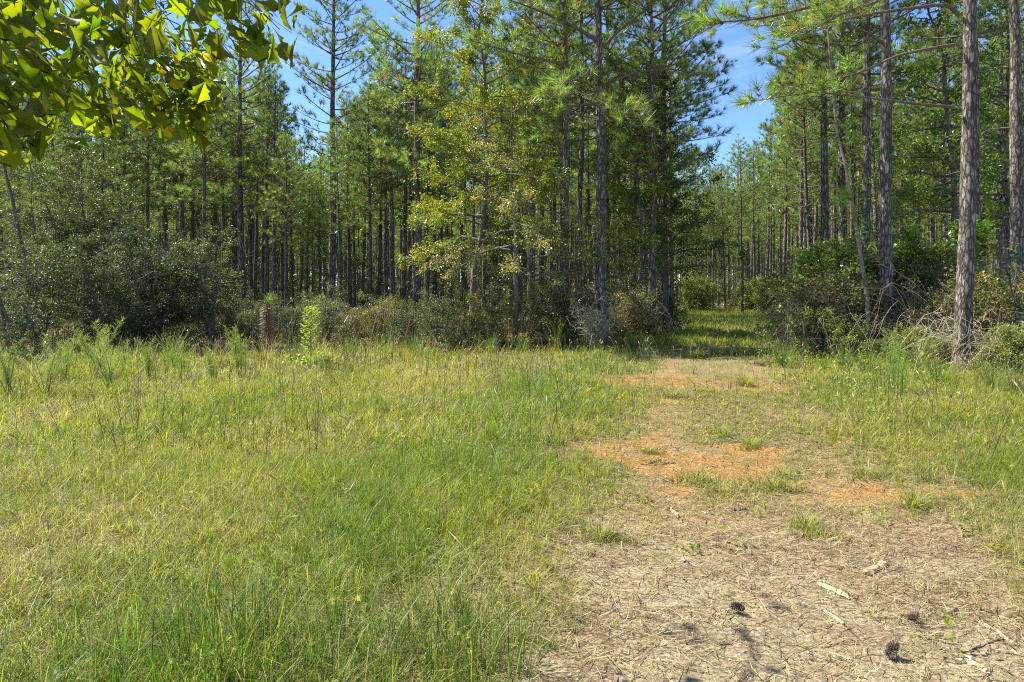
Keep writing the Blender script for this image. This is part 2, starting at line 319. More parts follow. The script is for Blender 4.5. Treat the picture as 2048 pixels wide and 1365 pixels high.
# matted thatch between the blades: dry blades lying flat
def thatch():
    r = np.random.default_rng(12); n = 170000
    y = np.sqrt(r.random(n) * (12.5**2 - 2.2**2) + 2.2**2); x = (r.random(n) * 2 - 1) * (.78 * y + .6)
    k = r.random(n) < (1 - .7 * bare(x, y)) * (1 - wood(x, y)) ; x, y = x[k], y[k]; n = len(x)
    az = r.random(n) * 2 * pi; Ln = .06 + .12 * r.random(n); wd_ = (.002 + .0022 * r.random(n)) * (1 + .09 * y)
    z = gz(x, y) + .004 + .045 * r.random(n)**2; dz = (r.random(n) - .45) * .25
    d = np.stack([np.cos(az), np.sin(az), dz], -1); s = np.stack([-np.sin(az), np.cos(az), 0 * az], -1)
    P = np.stack([x, y, z], -1); cv = s * ((r.random(n) - .5) * .04)[:, None]
    V = np.stack([P - s * wd_[:, None] / 2, P + s * wd_[:, None] / 2, P + d * Ln[:, None] * .5 + cv + s * wd_[:, None] / 2, P + d * Ln[:, None] * .5 + cv - s * wd_[:, None] / 2, P + d * Ln[:, None]], 1)
    b = (np.arange(n) * 5)[:, None, None]
    c = np.where(r.random((n, 1)) < .55, STRAW * .95, TAN * .8) * (.55 + .8 * r.random((n, 1)))
    g = Geo(); g.add(V.reshape(-1, 3), (np.array([[0, 1, 2, 3]]) + b).reshape(-1, 4), np.repeat(c, 5, 0)); g.t.append((np.array([[3, 2, 4]]) + b).reshape(-1, 3)); g.mt.append(np.zeros(n, np.int32))
    o = obj("dry_grass", g.mesh("dry_grass", M_grass)); o['kind'] = 'stuff'; tag(o, "matted dead grass lying between the green blades of the meadow", "dry grass")
thatch()
# fallen needles and bits on the bare track
def needles_on_ground():
    r = np.random.default_rng(13); n = 70000
    y = np.sqrt(r.random(n) * (8.5**2 - 2.2**2) + 2.2**2); x = -.6 + r.random(n) * (.78 * y + 1.8)
    k = r.random(n) < np.clip(apron(x, y) * 1.0 + .12 - .1 * blob(x, y, ORANGE), 0, 1) * (.35 + .9 * sstep(.4, .6, fbm(x * 1.9, y * 1.9 + 4, 3))); x, y = x[k], y[k]; n = len(x)
    az = r.normal(.15, .75, n); Ln = .06 + .11 * r.random(n); wd_ = .0016 + .0014 * r.random(n)
    z = gz(x, y) + .003 + .018 * r.random(n)**2; dz = (r.random(n) - .5) * .10
    d = np.stack([np.cos(az), np.sin(az), dz], -1); s = np.stack([-np.sin(az), np.cos(az), 0 * az], -1)
    P = np.stack([x, y, z], -1); cv = s * ((r.random(n) - .5) * .03)[:, None]; W = s * wd_[:, None] / 2
    V = np.stack([P - W, P + W, P + d * Ln[:, None] * .5 + cv + W, P + d * Ln[:, None] * .5 + cv - W, P + d * Ln[:, None]], 1)
    b = (np.arange(n) * 5)[:, None, None]
    u = r.random((n, 1)); c = np.where(u < .5, np.array([.11, .06, .03]), np.where(u < .78, np.array([.30, .19, .09]), np.array([.52, .43, .25]))) * (.6 + .7 * r.random((n, 1)))
    g = Geo(); g.add(V.reshape(-1, 3), (np.array([[0, 1, 2, 3]]) + b).reshape(-1, 4), np.repeat(c, 5, 0)); g.t.append((np.array([[3, 2, 4]]) + b).reshape(-1, 3)); g.mt.append(np.zeros(n, np.int32))
    o = obj("pine_straw", g.mesh("pine_straw", M_dry)); o['kind'] = 'stuff'; tag(o, "fallen brown pine needles strewn over the bare sandy track", "pine needles")
    n = 46000
    y = np.sqrt(r.random(n) * (8.5**2 - 2.2**2) + 2.2**2); x = -.4 + r.random(n) * (.78 * y + 1.5)
    k = r.random(n) < bare(x, y) * (1 - .75 * blob(x, y, ORANGE)); x, y = x[k], y[k]; n = len(x)
    pv = np.array([[-.5, -.35, 0], [.45, -.5, .05], [.5, .4, 0], [-.4, .5, .1], [0, 0, .42]]); pf = np.array([[0, 1, 4], [1, 2, 4], [2, 3, 4], [3, 0, 4]])
    u = r.random((n, 1)); c = np.where(u < .5, np.array([.50, .41, .26]), np.where(u < .72, np.array([.28, .2, .12]), np.array([.07, .05, .03]))) * (.6 + .7 * r.random((n, 1)))
    g = Geo(); scatter(g, pv, pf, frames(np.array([[0, 0, 1.]]) + r.normal(size=(n, 3)) * .25, r.random(n) * 6.3), np.stack([x, y, gz(x, y) + .0], -1), .004 + .012 * r.random(n)**2.5, c)
    o = obj("wood_chips", g.mesh("wood_chips", M_dry)); o['kind'] = 'stuff'; tag(o, "fine pale grit and bark crumbs covering the bare track", "grit")
needles_on_ground()

# ------------------------------------------------------------------ pines
def tuft_proto(rng, n, ln, wd, spread=(.2, 1.05)):
    z0 = rng.random(n) * .10; a = rng.random(n) * 2 * pi; th = rng.uniform(*spread, n)
    d = np.stack([np.sin(th) * np.cos(a), np.sin(th) * np.sin(a), np.cos(th)], -1)
    ll = ln * (.7 + .5 * rng.random(n)); s = np.cross(d, rdir(rng, n)); s /= np.linalg.norm(s, axis=1)[:, None]
    b = np.stack([0 * z0, 0 * z0, z0], -1)
    V = np.stack([b - s * wd / 2, b + s * wd / 2, b + d * ll[:, None] + np.array([0, 0, -.02])], 1).reshape(-1, 3)
    return V, np.arange(3 * n).reshape(-1, 3)
NG = np.array([.21, .29, .088])
def add_tufts(g, P, D, rng, n_need=26, ln=.19, wd=.006, col=NG):
    P = np.array(P); D = np.array(D); k = len(P)
    var = rng.integers(0, 3, k)
    for v in range(3):
        pv, pf = tuft_proto(rng, n_need, ln, wd); s = var == v; m = s.sum()
        if not m: continue
        c = col * (.65 + .7 * rng.random((m, 1))) * (1 + .10 * rng.normal(size=(m, 3)))
        dead = rng.random(m) < .025; c[dead] = np.array([.30, .17, .06])
        scatter(g, pv, pf, frames(D[s] + .15 * rng.normal(size=(m, 3)), rng.random(m) * 6.3), P[s], .75 + .5 * rng.random(m), np.clip(c, .01, .5))
def limb(gt, gc, path, r0, rng, tufts, step=.16, twig=.45, start=.3, tc=(.15, .115, .09), sides=5):
    path = np.asarray(path); n = len(path); L = np.linalg.norm(np.diff(path, axis=0), axis=1).sum()
    rad = r0 * (1 - .85 * np.linspace(0, 1, n)); tube(gt, path, rad, sides, tc, 1)
    P, D = tufts; m = max(2, int(L * (1 - start) / step))
    T = np.gradient(path, axis=0); T /= np.linalg.norm(T, axis=1)[:, None]
    for q in range(m):
        u = start + (1 - start) * (q + rng.random()) / m; f = u * (n - 1); i = min(int(f), n - 2); p = path[i] + (path[i + 1] - path[i]) * (f - i); t = T[i]
        sd = np.cross(t, [0, 0, 1.]); sd /= np.linalg.norm(sd) + 1e-6; sd = sd * (1 if q % 2 else -1)
        l = twig * (.5 + .8 * rng.random()) * (1.15 - u * .75)
        d = t * .75 + sd * (.35 + .7 * rng.random()) + np.array([0, 0, .05 + .45 * rng.random()]) + rng.normal(size=3) * .12; d /= np.linalg.norm(d)
        mid = p + d * l * .5; e = p + d * l + np.array([0, 0, .12 * l])
        tube(gt, [p, mid, e], [.008, .006, .004], 3, tc, 1)
        P.append(e); D.append(d + np.array([0, 0, .3]))
        if rng.random() < .6: P.append(mid + d * l * .15); D.append(d + rng.normal(size=3) * .5 + np.array([0, 0, .3]))
    P.append(path[-1]); D.append(T[-1] + np.array([0, 0, .2]))
def pine_geo(seed, H, r0, cb, Lm, lod=0, low=.0, extra=None, bald=None, lean=(0, 0), sidebias=None):
    """cb: height of the crown's base, Lm: longest limb, low: chance of a stub or dead branch under the crown"""
    rng = np.random.default_rng(seed); gt, gc = Geo(), Geo()
    nr = [60, 34, 16][lod]; sd = [18, 12, 7][lod]; z = np.linspace(-.15, H, nr)
    wx = np.cumsum(rng.normal(size=nr)) * .012 * (60 / nr)**.5; wy = np.cumsum(rng.normal(size=nr)) * .012 * (60 / nr)**.5
    k = np.ones(5) / 5; wx = np.convolve(np.pad(wx, 2, mode='edge'), k, 'valid'); wy = np.convolve(np.pad(wy, 2, mode='edge'), k, 'valid'); wx -= wx[0]; wy -= wy[0]
    wx = wx + lean[0] * (z / H)**1.2 .real if False else wx + lean[0] * np.clip(z, 0, None) / H; wy = wy + lean[1] * np.clip(z, 0, None) / H
    path = np.stack([wx, wy, z], -1); rad = r0 * np.clip(1 - z / H, 0, 1)**.75 * .96 + .012 + r0 * .35 * np.exp(-np.clip(z, 0, 9) * 2.6)
    tube(gt, path, rad, sd, (.3, .25, .2), 0, .09 if lod == 0 else .05, rng)
    def at(zz): return np.array([np.interp(zz, z, wx), np.interp(zz, z, wy), zz])
    P, D = [], []; zz = cb; a0 = rng.random() * 6
    stepz = [.42, .46, .6][lod]
    while zz < H - .5:
        f = (zz - cb) / (H - cb); nl = rng.integers(2, 5) if f < .15 else rng.integers(3, 6)
        for q in range(nl):
            a = a0 + q * 2 * pi / nl + rng.normal() * .3
            L = Lm * (min(1, .55 + f * 1.6) if f < .28 else 1.0) * (1 - f)**.75 * (.6 + .6 * rng.random()) + .35
            if rng.random() < .12: continue
            el = radians(5 + 42 * f + rng.normal() * 9); h = np.array([cos(a), sin(a), 0]); s0 = at(zz + rng.normal() * .06)
            n = 6; t = np.linspace(0, 1, n)[:, None]
            pth = s0 + h * L * t * cos(el) + np.array([0, 0, 1.]) * (L * t * sin(el) + (.22 * L * t**2 - .10 * L * t)) + np.cross(h, [0, 0, 1]) * (rng.normal() * .12 * L * t**2)
            if lod == 2:
                tube(gt, pth[::2], .022 * (1 - t[::2, 0] * .8), 3, (.15, .115, .09), 1)
                m = max(3, int(L * 4.0))
                for u in np.linspace(.35, 1, m):
                    i = int(u * (n - 1) - 1e-6); p = pth[i] + (pth[i + 1] - pth[i]) * (u * (n - 1) - i)
                    P.append(p + rng.normal(size=3) * .2 * L * .5); D.append(h * .7 + rng.normal(size=3) * .5 + np.array([0, 0, .6]))
            else: limb(gt, gc, pth, .012 + .011 * L, rng, (P, D), step=[.145, .20][lod], twig=.35 + .12 * L, sides=[6, 4][lod], start=.28)
        a0 += 1.1; zz += stepz * (.7 + .6 * rng.random())
    P.append(at(H)); D.append(np.array([0, 0, 1.]))
    zz = 1.5
    while zz < cb:                     # dead stubs under the crown
        if rng.random() < .35 + low:
            a = rng.random() * 6.3; L = (.15 + .9 * rng.random()**2) * (1 + low * 2.2 * (zz / cb)); h = np.array([cos(a), sin(a), -.05 + .3 * rng.random()]); s0 = at(zz); t = np.linspace(0, 1, 4)[:, None]
            pth = s0 + h * L * t + np.array([0, 0, -1]) * .2 * L * t**2 + rng.normal(size=(4, 3)) * .02 * L
            tube(gt, pth, .014 * (1 - t[:, 0] * .75), 4, (.19, .155, .125), 1)
            if low > .2 and lod < 2:
                for q in range(int(L * 5)):
                    p = pth[rng.integers(1, 4)]; d = h + rng.normal(size=3) * .6; tube(gt, [p, p + d * .18, p + d * .36], [.005, .004, .002], 3, (.19, .155, .125), 1)
        zz += .35 if lod < 2 else .9
    if extra:
        for pts, rr, st, twg in extra:
            pth = bez(pts, 22); limb(gt, gc, pth, rr, rng, (P, D), step=.10, twig=twg, start=st, sides=8)
    nn, ln, wd = [(34, .27, .0115), (24, .29, .020), (14, .36, .038)][lod]
    add_tufts(gc, P, D, rng, nn, ln, wd)
    return gt.mesh("pine_trunk", [M_bark, M_twig], True), gc.mesh("pine_crown", M_needle)
def pine(meshes, x, y, label, s=1, rz=0, group=None, tilt=(0, 0), name="pine_tree"):
    t = thing(name, label, "pine tree", (x, y, float(gz(x, y))), rz, s, group, tilt)
    obj("trunk", meshes[0], t); obj("crown", meshes[1], t); return t

near_v = [pine_geo(100 + i, [15.5, 14.2, 16.5, 15.0, 13.6][i], [.145, .13, .155, .14, .12][i], [6.4, 5.6, 7.2, 6.0, 5.2][i], [2.3, 2.1, 2.4, 2.2, 2.0][i], 0, .12) for i in range(5)]
mid_v = [pine_geo(200 + i, 15.3 + .5 * i, .125 + .006 * i, 6.6 + .6 * i, 2.1, 1, .12) for i in range(4)]
far_v = [pine_geo(300 + i, 15.5 + .5 * i, .14, 6.4 + .6 * i, 2.3, 2, .05) for i in range(4)]
rr = random.Random(5)
taken = []
def rel(o, pts, D0=None): return [np.array(PW(px, py, d)) - o for px, py, d in pts]

# the big single pines, with the limbs one can see
def hero(px, D, seed, H, r0, cb, Lm, label, extra=(), low=.1, lean=(0, 0), rz=0):
    x = (px - 1024) / F * D; o = np.array([x, D, float(gz(x, D))]); taken.append((x, D))
    ex = [(rel(o, pts), r, st, tw) for pts, r, st, tw in extra]
    pine(pine_geo(seed, H, r0, cb, Lm, 0, low, ex, lean=lean), x, D, label)
hero(1201, 19.4, 11, 17.5, .165, 9.6, 3.0, "tall pine with a pale lit trunk, the stoutest one left of the track", [
    ([(1197, 82, 19.4), (1130, 45, 19), (1060, 15, 18.4), (1000, -5, 18)], .06, .25, .7),
    ([(1197, 152, 19.4), (1120, 128, 19), (1040, 110, 18.6), (950, 84, 18.0)], .06, .35, .7),
    ([(1196, 208, 19.4), (1140, 215, 18.6), (1100, 245, 18), (1052, 288, 17.4)], .05, .35, .75),
    ([(1206, 172, 19.4), (1245, 155, 19.2), (1290, 143, 19), (1350, 140, 18.8), (1408, 152, 18.6)], .055, .3, .6),
    ([(1206, 205, 19.4), (1220, 215, 18), (1245, 225, 17), (1262, 250, 16.4)], .04, .3, .7),
    ([(1206, 95, 19.4), (1240, 60, 19), (1290, 20, 18.6), (1320, -20, 18.2)], .05, .25, .7),
    ([(1198, 120, 19.4), (1170, 150, 18), (1130, 170, 17), (1100, 200, 16.2)], .04, .4, .7)])
hero(1130, 20.2, 12, 16.5, .115, 6.8, 2.2, "slimmer grey-trunked pine just left of the tall pale pine by the track",
     [([(1128, 240, 20.2), (1090, 235, 19.5), (1050, 250, 19), (1010, 262, 18.6)], .035, .3, .6)])
hero(1157, 23.5, 13, 15.5, .11, 6.0, 2.2, "dark thin pine seen between the two lit trunks left of the track")
hero(1213, 26.0, 14, 16.0, .13, 6.5, 2.4, "shaded pine right behind the tall pale pine by the track")
hero(1303, 22.5, 15, 15.2, .10, 5.2, 2.4, "slim pine in the shade at the left side of the track entrance")
hero(1327, 25.0, 16, 16.4, .15, 6.5, 2.8, "dark stout pine at the corner where the track enters the woods")
hero(1776, 16.5, 17, 18.0, .158, 11.5, 2.8, "thick straight pine rising out of the brush right of the track", low=.05, extra=[
    ([(1772, 90, 16.5), (1720, 60, 16), (1650, 50, 15.4), (1560, 70, 15)], .04, .35, .6)])
hero(1925, 13.6, 18, 18.5, .155, 10.5, 3.0, "nearest thick pine on the right, with flaking bark and long bare limbs", low=.0, extra=[
    ([(1916, 30, 13.6), (1890, 11, 13.4), (1823, 17, 13.2), (1745, 28, 13), (1690, 39, 12.8), (1620, 50, 12.5), (1520, 52, 12.2)], .045, .5, .75),
    ([(1908, 90, 13.6), (1850, 100, 13.3), (1790, 114, 13), (1712, 148, 12.8), (1623, 167, 12.6), (1560, 172, 12.4)], .035, .55, .5),
    ([(1906, 215, 13.6), (1850, 210, 13.4), (1790, 203, 13.2), (1700, 192, 13), (1620, 186, 12.8), (1500, 205, 12.6)], .035, .55, .45),
    ([(1920, -60, 13.6), (1800, -50, 12.6), (1690, -10, 12.0), (1600, 20, 11.6), (1500, 40, 11.3), (1420, 45, 11.2)], .05, .45, .8),
    ([(1920, -120, 13.6), (1840, -60, 12.4), (1760, 0, 11.6), (1680, 30, 11), (1560, 95, 10.7)], .05, .45, .8)])
hero(2034, 17.0, 19, 18.0, .165, 10.8, 2.8, "thick pine at the right edge of the picture, standing in dead brown brush", low=.05)
hero(1949, 19.5, 20, 17.0, .15, 8.0, 2.6, "dark pine standing right behind the nearest thick pine on the right")
hero(1731, 22.0, 21, 17.5, .165, 8.2, 2.7, "dark pine in the brush, next left of the thick straight one by the track")
hero(1684, 25.0, 22, 17.5, .16, 7.6, 2.6, "pine with limbs held high, behind the leaning bare stem right of the track")
hero(1648, 24.0, 23, 17.0, .16, 7.0, 2.6, "pine with ragged vine-covered bark right of the track")
hero(1998, 30.0, 24, 16.5, .15, 9.0, 2.4, "pine with a pale lit trunk between the two thick pines at right")
hero(664, 30.5, 25, 18.6, .17, 7.6, 2.3, "tallest pine of the left stand, its narrow top against the blue sky")
hero(833, 27.0, 26, 18.0, .16, 6.2, 2.6, "dark pine next left of the yellowing tree, reaching the top of the picture")
hero(485, 29.0, 27, 14.5, .16, 5.2, 2.7, "stout dark pine of the left stand with low spreading limbs")
hero(1062, 24.0, 28, 16.0, .14, 5.5, 2.4, "pine whose dark trunk shows through the yellowing tree")

# pines one can make out in the stands; how high the tops of the woods reach against the sky
def skyline(px): return float(np.interp(px, [-200, 0, 200, 430, 540, 570, 640, 700, 760, 800, 900, 1340, 1385, 1415, 1520, 1570, 1660, 2300], [60, 110, 140, 100, 120, 270, 310, 170, 150, 60, 60, 40, 190, 300, 270, 90, 20, 0]))
def cap(x, D, H, s):
    px = 1024 + x / D * F; top = skyline(px) + rr.uniform(-20, 60)
    return min(s, ((HOR - top) / F * D + CAMH) / H)
NH = [15.5, 14.2, 16.5, 15.0, 13.6]
FL = [(4, 22, .15), (74, 31, .1), (169, 30, .12), (225, 34, .12), (254, 30, .14), (363, 31, .14), (380, 34, .12), (388, 40, .12), (431, 34, .13), (468, 38, .1),
      (531, 31, .14), (564, 36, .11), (586, 38, .12), (601, 42, .11), (625, 40, .11), (700, 34, .12), (709, 42, .11), (724, 38, .11), (737, 46, .11), (756, 36, .11), (775, 33, .12), (808, 34, .12), (869, 36, .11), (882, 40, .12), (906, 33, .13), (925, 44, .11),
      (1085, 28, .12), (1340, 33, .12), (1393, 62, .12), (1425, 58, .12), (1450, 56, .13), (1484, 44, .13), (1508, 50, .13), (1534, 54, .12), (1567, 40, .13), (1609, 36, .13), (1622, 40, .13), (1801, 40, .11), (1829, 38, .11), (1846, 36, .12), (1893, 31, .12), (1968, 44, .12), (2018, 36, .12)]
FL += [(p_, 25 + (k_ * 37 % 11), .1) for k_, p_ in enumerate([38, 112, 140, 196, 300, 332, 408, 450, 510, 548, 641, 684, 790, 852, 945, 966, 1002, 1036, 1241, 1266, 1108, 1182, 573, 742, 612, 1625, 1704, 1865])]
ORD = ["first", "second", "third", "fourth", "fifth", "sixth", "seventh", "eighth", "ninth", "tenth", "eleventh", "twelfth", "thirteenth", "fourteenth", "fifteenth", "sixteenth", "seventeenth", "eighteenth", "nineteenth", "twentieth", "twenty-first"]
LM = [(-50, "in from the left edge"), (486, "right of the stout low-limbed pine"), (664, "right of the tallest left pine"), (833, "right of the dark pine beside the yellowing tree"), (1062, "right of the yellowing tree's pine"), (1380, "from the left at the end of the track"), (1590, "right of the sunny end of the track"), (1776, "right of the thick straight pine"), (1925, "right of the nearest thick pine")]
def fl_label(px):
    a, t = [m_ for m_ in LM if m_[0] < px][-1]; k = sum(1 for q in FL if a < q[0] < px and [m_ for m_ in LM if m_[0] < q[0]][-1][0] == a)
    return ORD[k] + " slender background pine " + t
for i, (px, D, r) in enumerate(FL):
    x = (px - 1024) / F * D; taken.append((x, D))
    mv = near_v[i % 5] if D < 37 and i < 43 else mid_v[i % 4]
    side = "in the left stand" if px < 1000 else ("in the far pines at the end of the track" if 1380 < px < 1600 else ("in the right stand" if px > 1600 else "at the corner left of the track"))
    g_ = {"in the left stand": "pines in the left stand", "in the far pines at the end of the track": "pines at the end of the track", "in the right stand": "pines in the right stand", "at the corner left of the track": "pines at the corner of the woods"}[side]
    H_ = NH[i % 5] if D < 37 and i < 43 else 15.3 + .5 * (i % 4)
    pine(mv, x, D, fl_label(px), s=cap(x, D, H_, rr.uniform(.93, 1.06) if i < 43 else rr.uniform(.72, .92)), rz=rr.uniform(0, 6.3), group=g_, tilt=(rr.gauss(0, .012), rr.gauss(0, .012)))
# leaning small pine at the far left
# the rest of the plantation
cand = []
for iy in range(0, 66):
    for ix in range(-70, 76):
        y = 33 + iy * 2.9 + rr.uniform(-.9, .9); x = ix * 2.9 + rr.uniform(-.9, .9)
        if y > 130 and rr.random() < .3: continue
        if abs(x) > .76 * y + 3: continue
        if (y < 66 and abs(x - float(road_x(y))) < 2.8 + .01 * y) or rr.random() < (.12 if y < 55 else .3): continue
        if min((x - a)**2 + (y - b)**2 for a, b in taken) < 3.2: continue
        cand.append((y, x))
cand.sort(); NIND = 212
for i, (y, x) in enumerate(cand[:NIND]):
    zone = "left" if x < 0 else ("right" if x > float(road_x(y)) else "middle")
    lab = {"left": "background pine deep in the left stand, lost among similar trunks", "right": "background pine deep in the right stand, lost among similar trunks", "middle": "background pine between the meadow middle and the track, lost among similar trunks"}[zone]
    pine(mid_v[i % 4] if y < 42 else far_v[i % 4], x, y, lab, s=cap(x, y, 16.1 if y < 42 else 16.2, rr.uniform(.85, 1.04)), rz=rr.uniform(0, 6.3), group="background pines, " + zone, tilt=(rr.gauss(0, .015), rr.gauss(0, .015)))
# far woods beyond: one mass, instanced
def mass(name, label, cat, pts, meshes, scl):
    pm = bpy.data.meshes.new(name); pm.from_pydata([(x, y, 0) for y, x in pts], [], [])
    a = pm.attributes.new("sc", 'FLOAT', 'POINT'); a.data.foreach_set("value", np.array([cap(x, y, 16.2, rr.uniform(*scl)) for y, x in pts], np.float32))
    a = pm.attributes.new("rt", 'FLOAT', 'POINT'); a.data.foreach_set("value", np.array([rr.uniform(0, 6.3) for _ in pts], np.float32))
    srcs = bpy.data.collections.new(name + "_source")
    for a_, b_ in meshes:
        s_ = bpy.data.objects.new("woods_tree", a_); c_ = bpy.data.objects.new("woods_crown", b_)
        cc = bpy.data.collections.new("woods_tree"); cc.objects.link(s_); cc.objects.link(c_); srcs.children.link(cc)
    o = obj(name, pm); o['kind'] = 'stuff'; tag(o, label, cat)
    ng = bpy.data.node_groups.new(name, 'GeometryNodeTree'); ng.interface.new_socket("Geometry", in_out='INPUT', socket_type='NodeSocketGeometry'); ng.interface.new_socket("Geometry", in_out='OUTPUT', socket_type='NodeSocketGeometry')
    N = ng.nodes.new; L = ng.links.new; gi = N("NodeGroupInput"); go = N("NodeGroupOutput"); ip = N("GeometryNodeInstanceOnPoints"); ci = N("GeometryNodeCollectionInfo")
    ci.inputs[0].default_value = srcs; ci.inputs['Separate Children'].default_value = True; ip.inputs['Pick Instance'].default_value = True
    n1 = N("GeometryNodeInputNamedAttribute"); n1.inputs[0].default_value = "sc"; n2 = N("GeometryNodeInputNamedAttribute"); n2.inputs[0].default_value = "rt"; cx = N("ShaderNodeCombineXYZ")
    L(gi.outputs[0], ip.inputs['Points']); L(ci.outputs[0], ip.inputs['Instance']); L(n2.outputs[0], cx.inputs[2]); L(cx.outputs[0], ip.inputs['Rotation']); L(n1.outputs[0], ip.inputs['Scale']); L(ip.outputs[0], go.inputs[0])
    md = o.modifiers.new("trees", 'NODES'); md.node_group = ng
mass("woods", "dense pine woods far behind that read as one mass", "woods", cand[NIND:], far_v, (.85, 1.05))

# ------------------------------------------------------------------ broadleaf trees and shrubs
LV = np.array([[0, 0, 0], [-.30, 0.10, .45], [0, 0, 1.0], [.30, 0.10, .45]]); LF = np.array([[0, 1, 2], [0, 2, 3]])
def broad_geo(seed, H, spread, r0, leafs, lsize, cols, stems=1, cb=.25, mat=M_leaf, droop=0., bark_c=(.16, .135, .11), up=.5, lod=0, fill=1.0):
    rng = np.random.default_rng(seed); gt, gc = Geo(), Geo(); tips = []
    for s in range(stems):
        a = rng.random() * 6.3; out_ = 0 if stems == 1 else spread * (.3 + .5 * rng.random()); hh = H * (1 if stems == 1 else .7 + .3 * rng.random())
        n = 10; t = np.linspace(0, 1, n)
        st = np.stack([cos(a) * out_ * t**1.3, sin(a) * out_ * t**1.3, hh * t - .1], -1) + np.cumsum(rng.normal(size=(n, 3)), 0) * .012 * hh * (t[:, None] > .1)
        tube(gt, st, r0 * (1 - .85 * t) + .004, 8 if r0 > .04 else 5, bark_c)
        nb = int((9 + H * 4.2) * fill) if stems == 1 else int((5 + H * 3) * fill)
        for b in range(nb):
            u = cb + (1 - cb) * (b + rng.random()) / nb; i = min(int(u * (n - 1)), n - 2); p = st[i] + (st[i + 1] - st[i]) * (u * (n - 1) - i)
            az = b * 2.4 + rng.normal() * .5; f = (u - cb) / (1 - cb)
            L = spread * (.45 + .75 * rng.random()) * (1 - .72 * f**1.5) * (.8 if stems > 1 else 1)
            el = up * (.2 + 1.1 * f) + rng.normal() * .15
            d = np.array([cos(az) * cos(el), sin(az) * cos(el), sin(el)]); m = 6; tt = np.linspace(0, 1, m)[:, None]
            pb = p + d * L * tt + np.array([0, 0, -droop * L]) * tt**2 + np.cumsum(rng.normal(size=(m, 3)), 0) * .035 * L
            tube(gt, pb, (r0 * .35 * (1 - .6 * f) * (1 - .85 * tt[:, 0])) + .003, 4, bark_c)
            ns = max(3, int(L * 6))
            for q in range(ns):
                v = .25 + .75 * (q + rng.random()) / ns; j = min(int(v * (m - 1)), m - 2); pp = pb[j] + (pb[j + 1] - pb[j]) * (v * (m - 1) - j)
                dd = d * .6 + rng.normal(size=3) * np.array([.6, .6, .38]); dd /= np.linalg.norm(dd); l2 = (.18 + .22 * L * (1 - v * .5)) * (.5 + rng.random())
                e = pp + dd * l2 - np.array([0, 0, droop * l2 * .5]); tube(gt, [pp, (pp + e) / 2 + rng.normal(size=3) * .01, e], [.005, .004, .0025], 3, bark_c)
                tips.append((pp, e))
    tp = np.array(tips); N_ = int(leafs * 1.7); k = rng.integers(0, len(tp), N_); u = rng.random(N_)**.7
    dens = rng.random(len(tp)) ; k = k[rng.random(N_) < (.08 + 1.0 * dens[k]**2)]; N_ = len(k); u = u[:N_]
    P = tp[k, 0] + (tp[k, 1] - tp[k, 0]) * u[:, None] + rng.normal(size=(N_, 3)) * (.035 + lsize * .5)
    nrm = rng.normal(size=(N_, 3)) * .55; D = (tp[k, 1] - tp[k, 0]); D = D / (np.linalg.norm(D, axis=1)[:, None] + 1e-6) + rng.normal(size=(N_, 3)) * .75 + np.array([0, 0, -.25])
    cc = np.array(cols); tone = rng.integers(0, len(cc), len(tp))[k]; mixr = rng.random(N_) < .45; tone = np.where(mixr, rng.integers(0, len(cc), N_), tone)
    c = cc[tone] * (.6 + .8 * rng.random((N_, 1)))
    # leaf blades mostly lie flat: build frames with z=D, y close to vertical
    Dn = D / np.linalg.norm(D, axis=1)[:, None]; upv = np.array([0, 0, 1.]) + nrm; a_ = np.cross(upv, Dn); a_ /= np.linalg.norm(a_, axis=1)[:, None] + 1e-6; b_ = np.cross(Dn, a_)
    scatter(gc, LV, LF, np.stack([a_, b_, Dn], -1), P, lsize * (.65 + .7 * rng.random(N_)), np.clip(c, .01, .7))
    return gt.mesh("stem", M_twig, True), gc.mesh("leaves", mat)
def plant(meshes, name, cat, x, y, label, s=1, rz=0, group=None, tilt=(0, 0), parts=("trunk", "crown")):
    t = thing(name, label, cat, (x, y, float(gz(x, y))), rz, s, group, tilt)
    obj(parts[0], meshes[0], t); obj(parts[1], meshes[1], t); return t
SW = ("stems", "foliage")
YG = [(.30, .30, .03), (.20, .26, .035), (.36, .27, .03), (.14, .20, .04)]
YO = [(.34, .24, .04), (.25, .22, .05), (.15, .17, .05), (.28, .15, .05), (.13, .16, .05)]
GB = [(.13, .24, .03), (.10, .19, .03), (.18, .27, .04)]
DG = [(.065, .105, .035), (.09, .135, .045), (.05, .08, .03)]
OG = [(.11, .15, .05), (.085, .12, .045), (.15, .17, .06)]
def XD(px, D): return (px - 1024) / F * D
plant(broad_geo(31, 11.0, 3.1, .10, 60000, .076, [(.34, .37, .045), (.27, .34, .04), (.38, .33, .045), (.19, .28, .04), (.23, .30, .05)], cb=.30, up=.45, droop=.12), "hardwood_tree", "broadleaf tree", XD(935, 19.8), 19.8, "broadleaf tree turning yellow at the edge of the woods, left of the tall pale pine")
plant(broad_geo(32, 6.4, 2.8, .08, 30000, .056, [(.40, .36, .15), (.33, .28, .11), (.27, .29, .09)] + OG, cb=.3, up=.3, droop=.2), "hardwood_tree", "broadleaf tree", XD(1030, 18.8), 18.8, "low broadleaf tree with dull brownish leaves, right beneath the yellowing tree")
plant(broad_geo(33, 9.5, 2.4, .09, 22000, .085, GB + OG, cb=.25, up=.5), "hardwood_tree", "broadleaf tree", XD(1345, 24.5), 24.5, "green broadleaf tree hanging over the left side of the track")
plant(broad_geo(34, 7.5, 2.2, .08, 15000, .085, GB + [YG[0]], cb=.3, up=.4), "hardwood_tree", "broadleaf tree", XD(1285, 23.0), 23.0, "green broadleaf tree with some yellow leaves, just right of the tall pale pine")
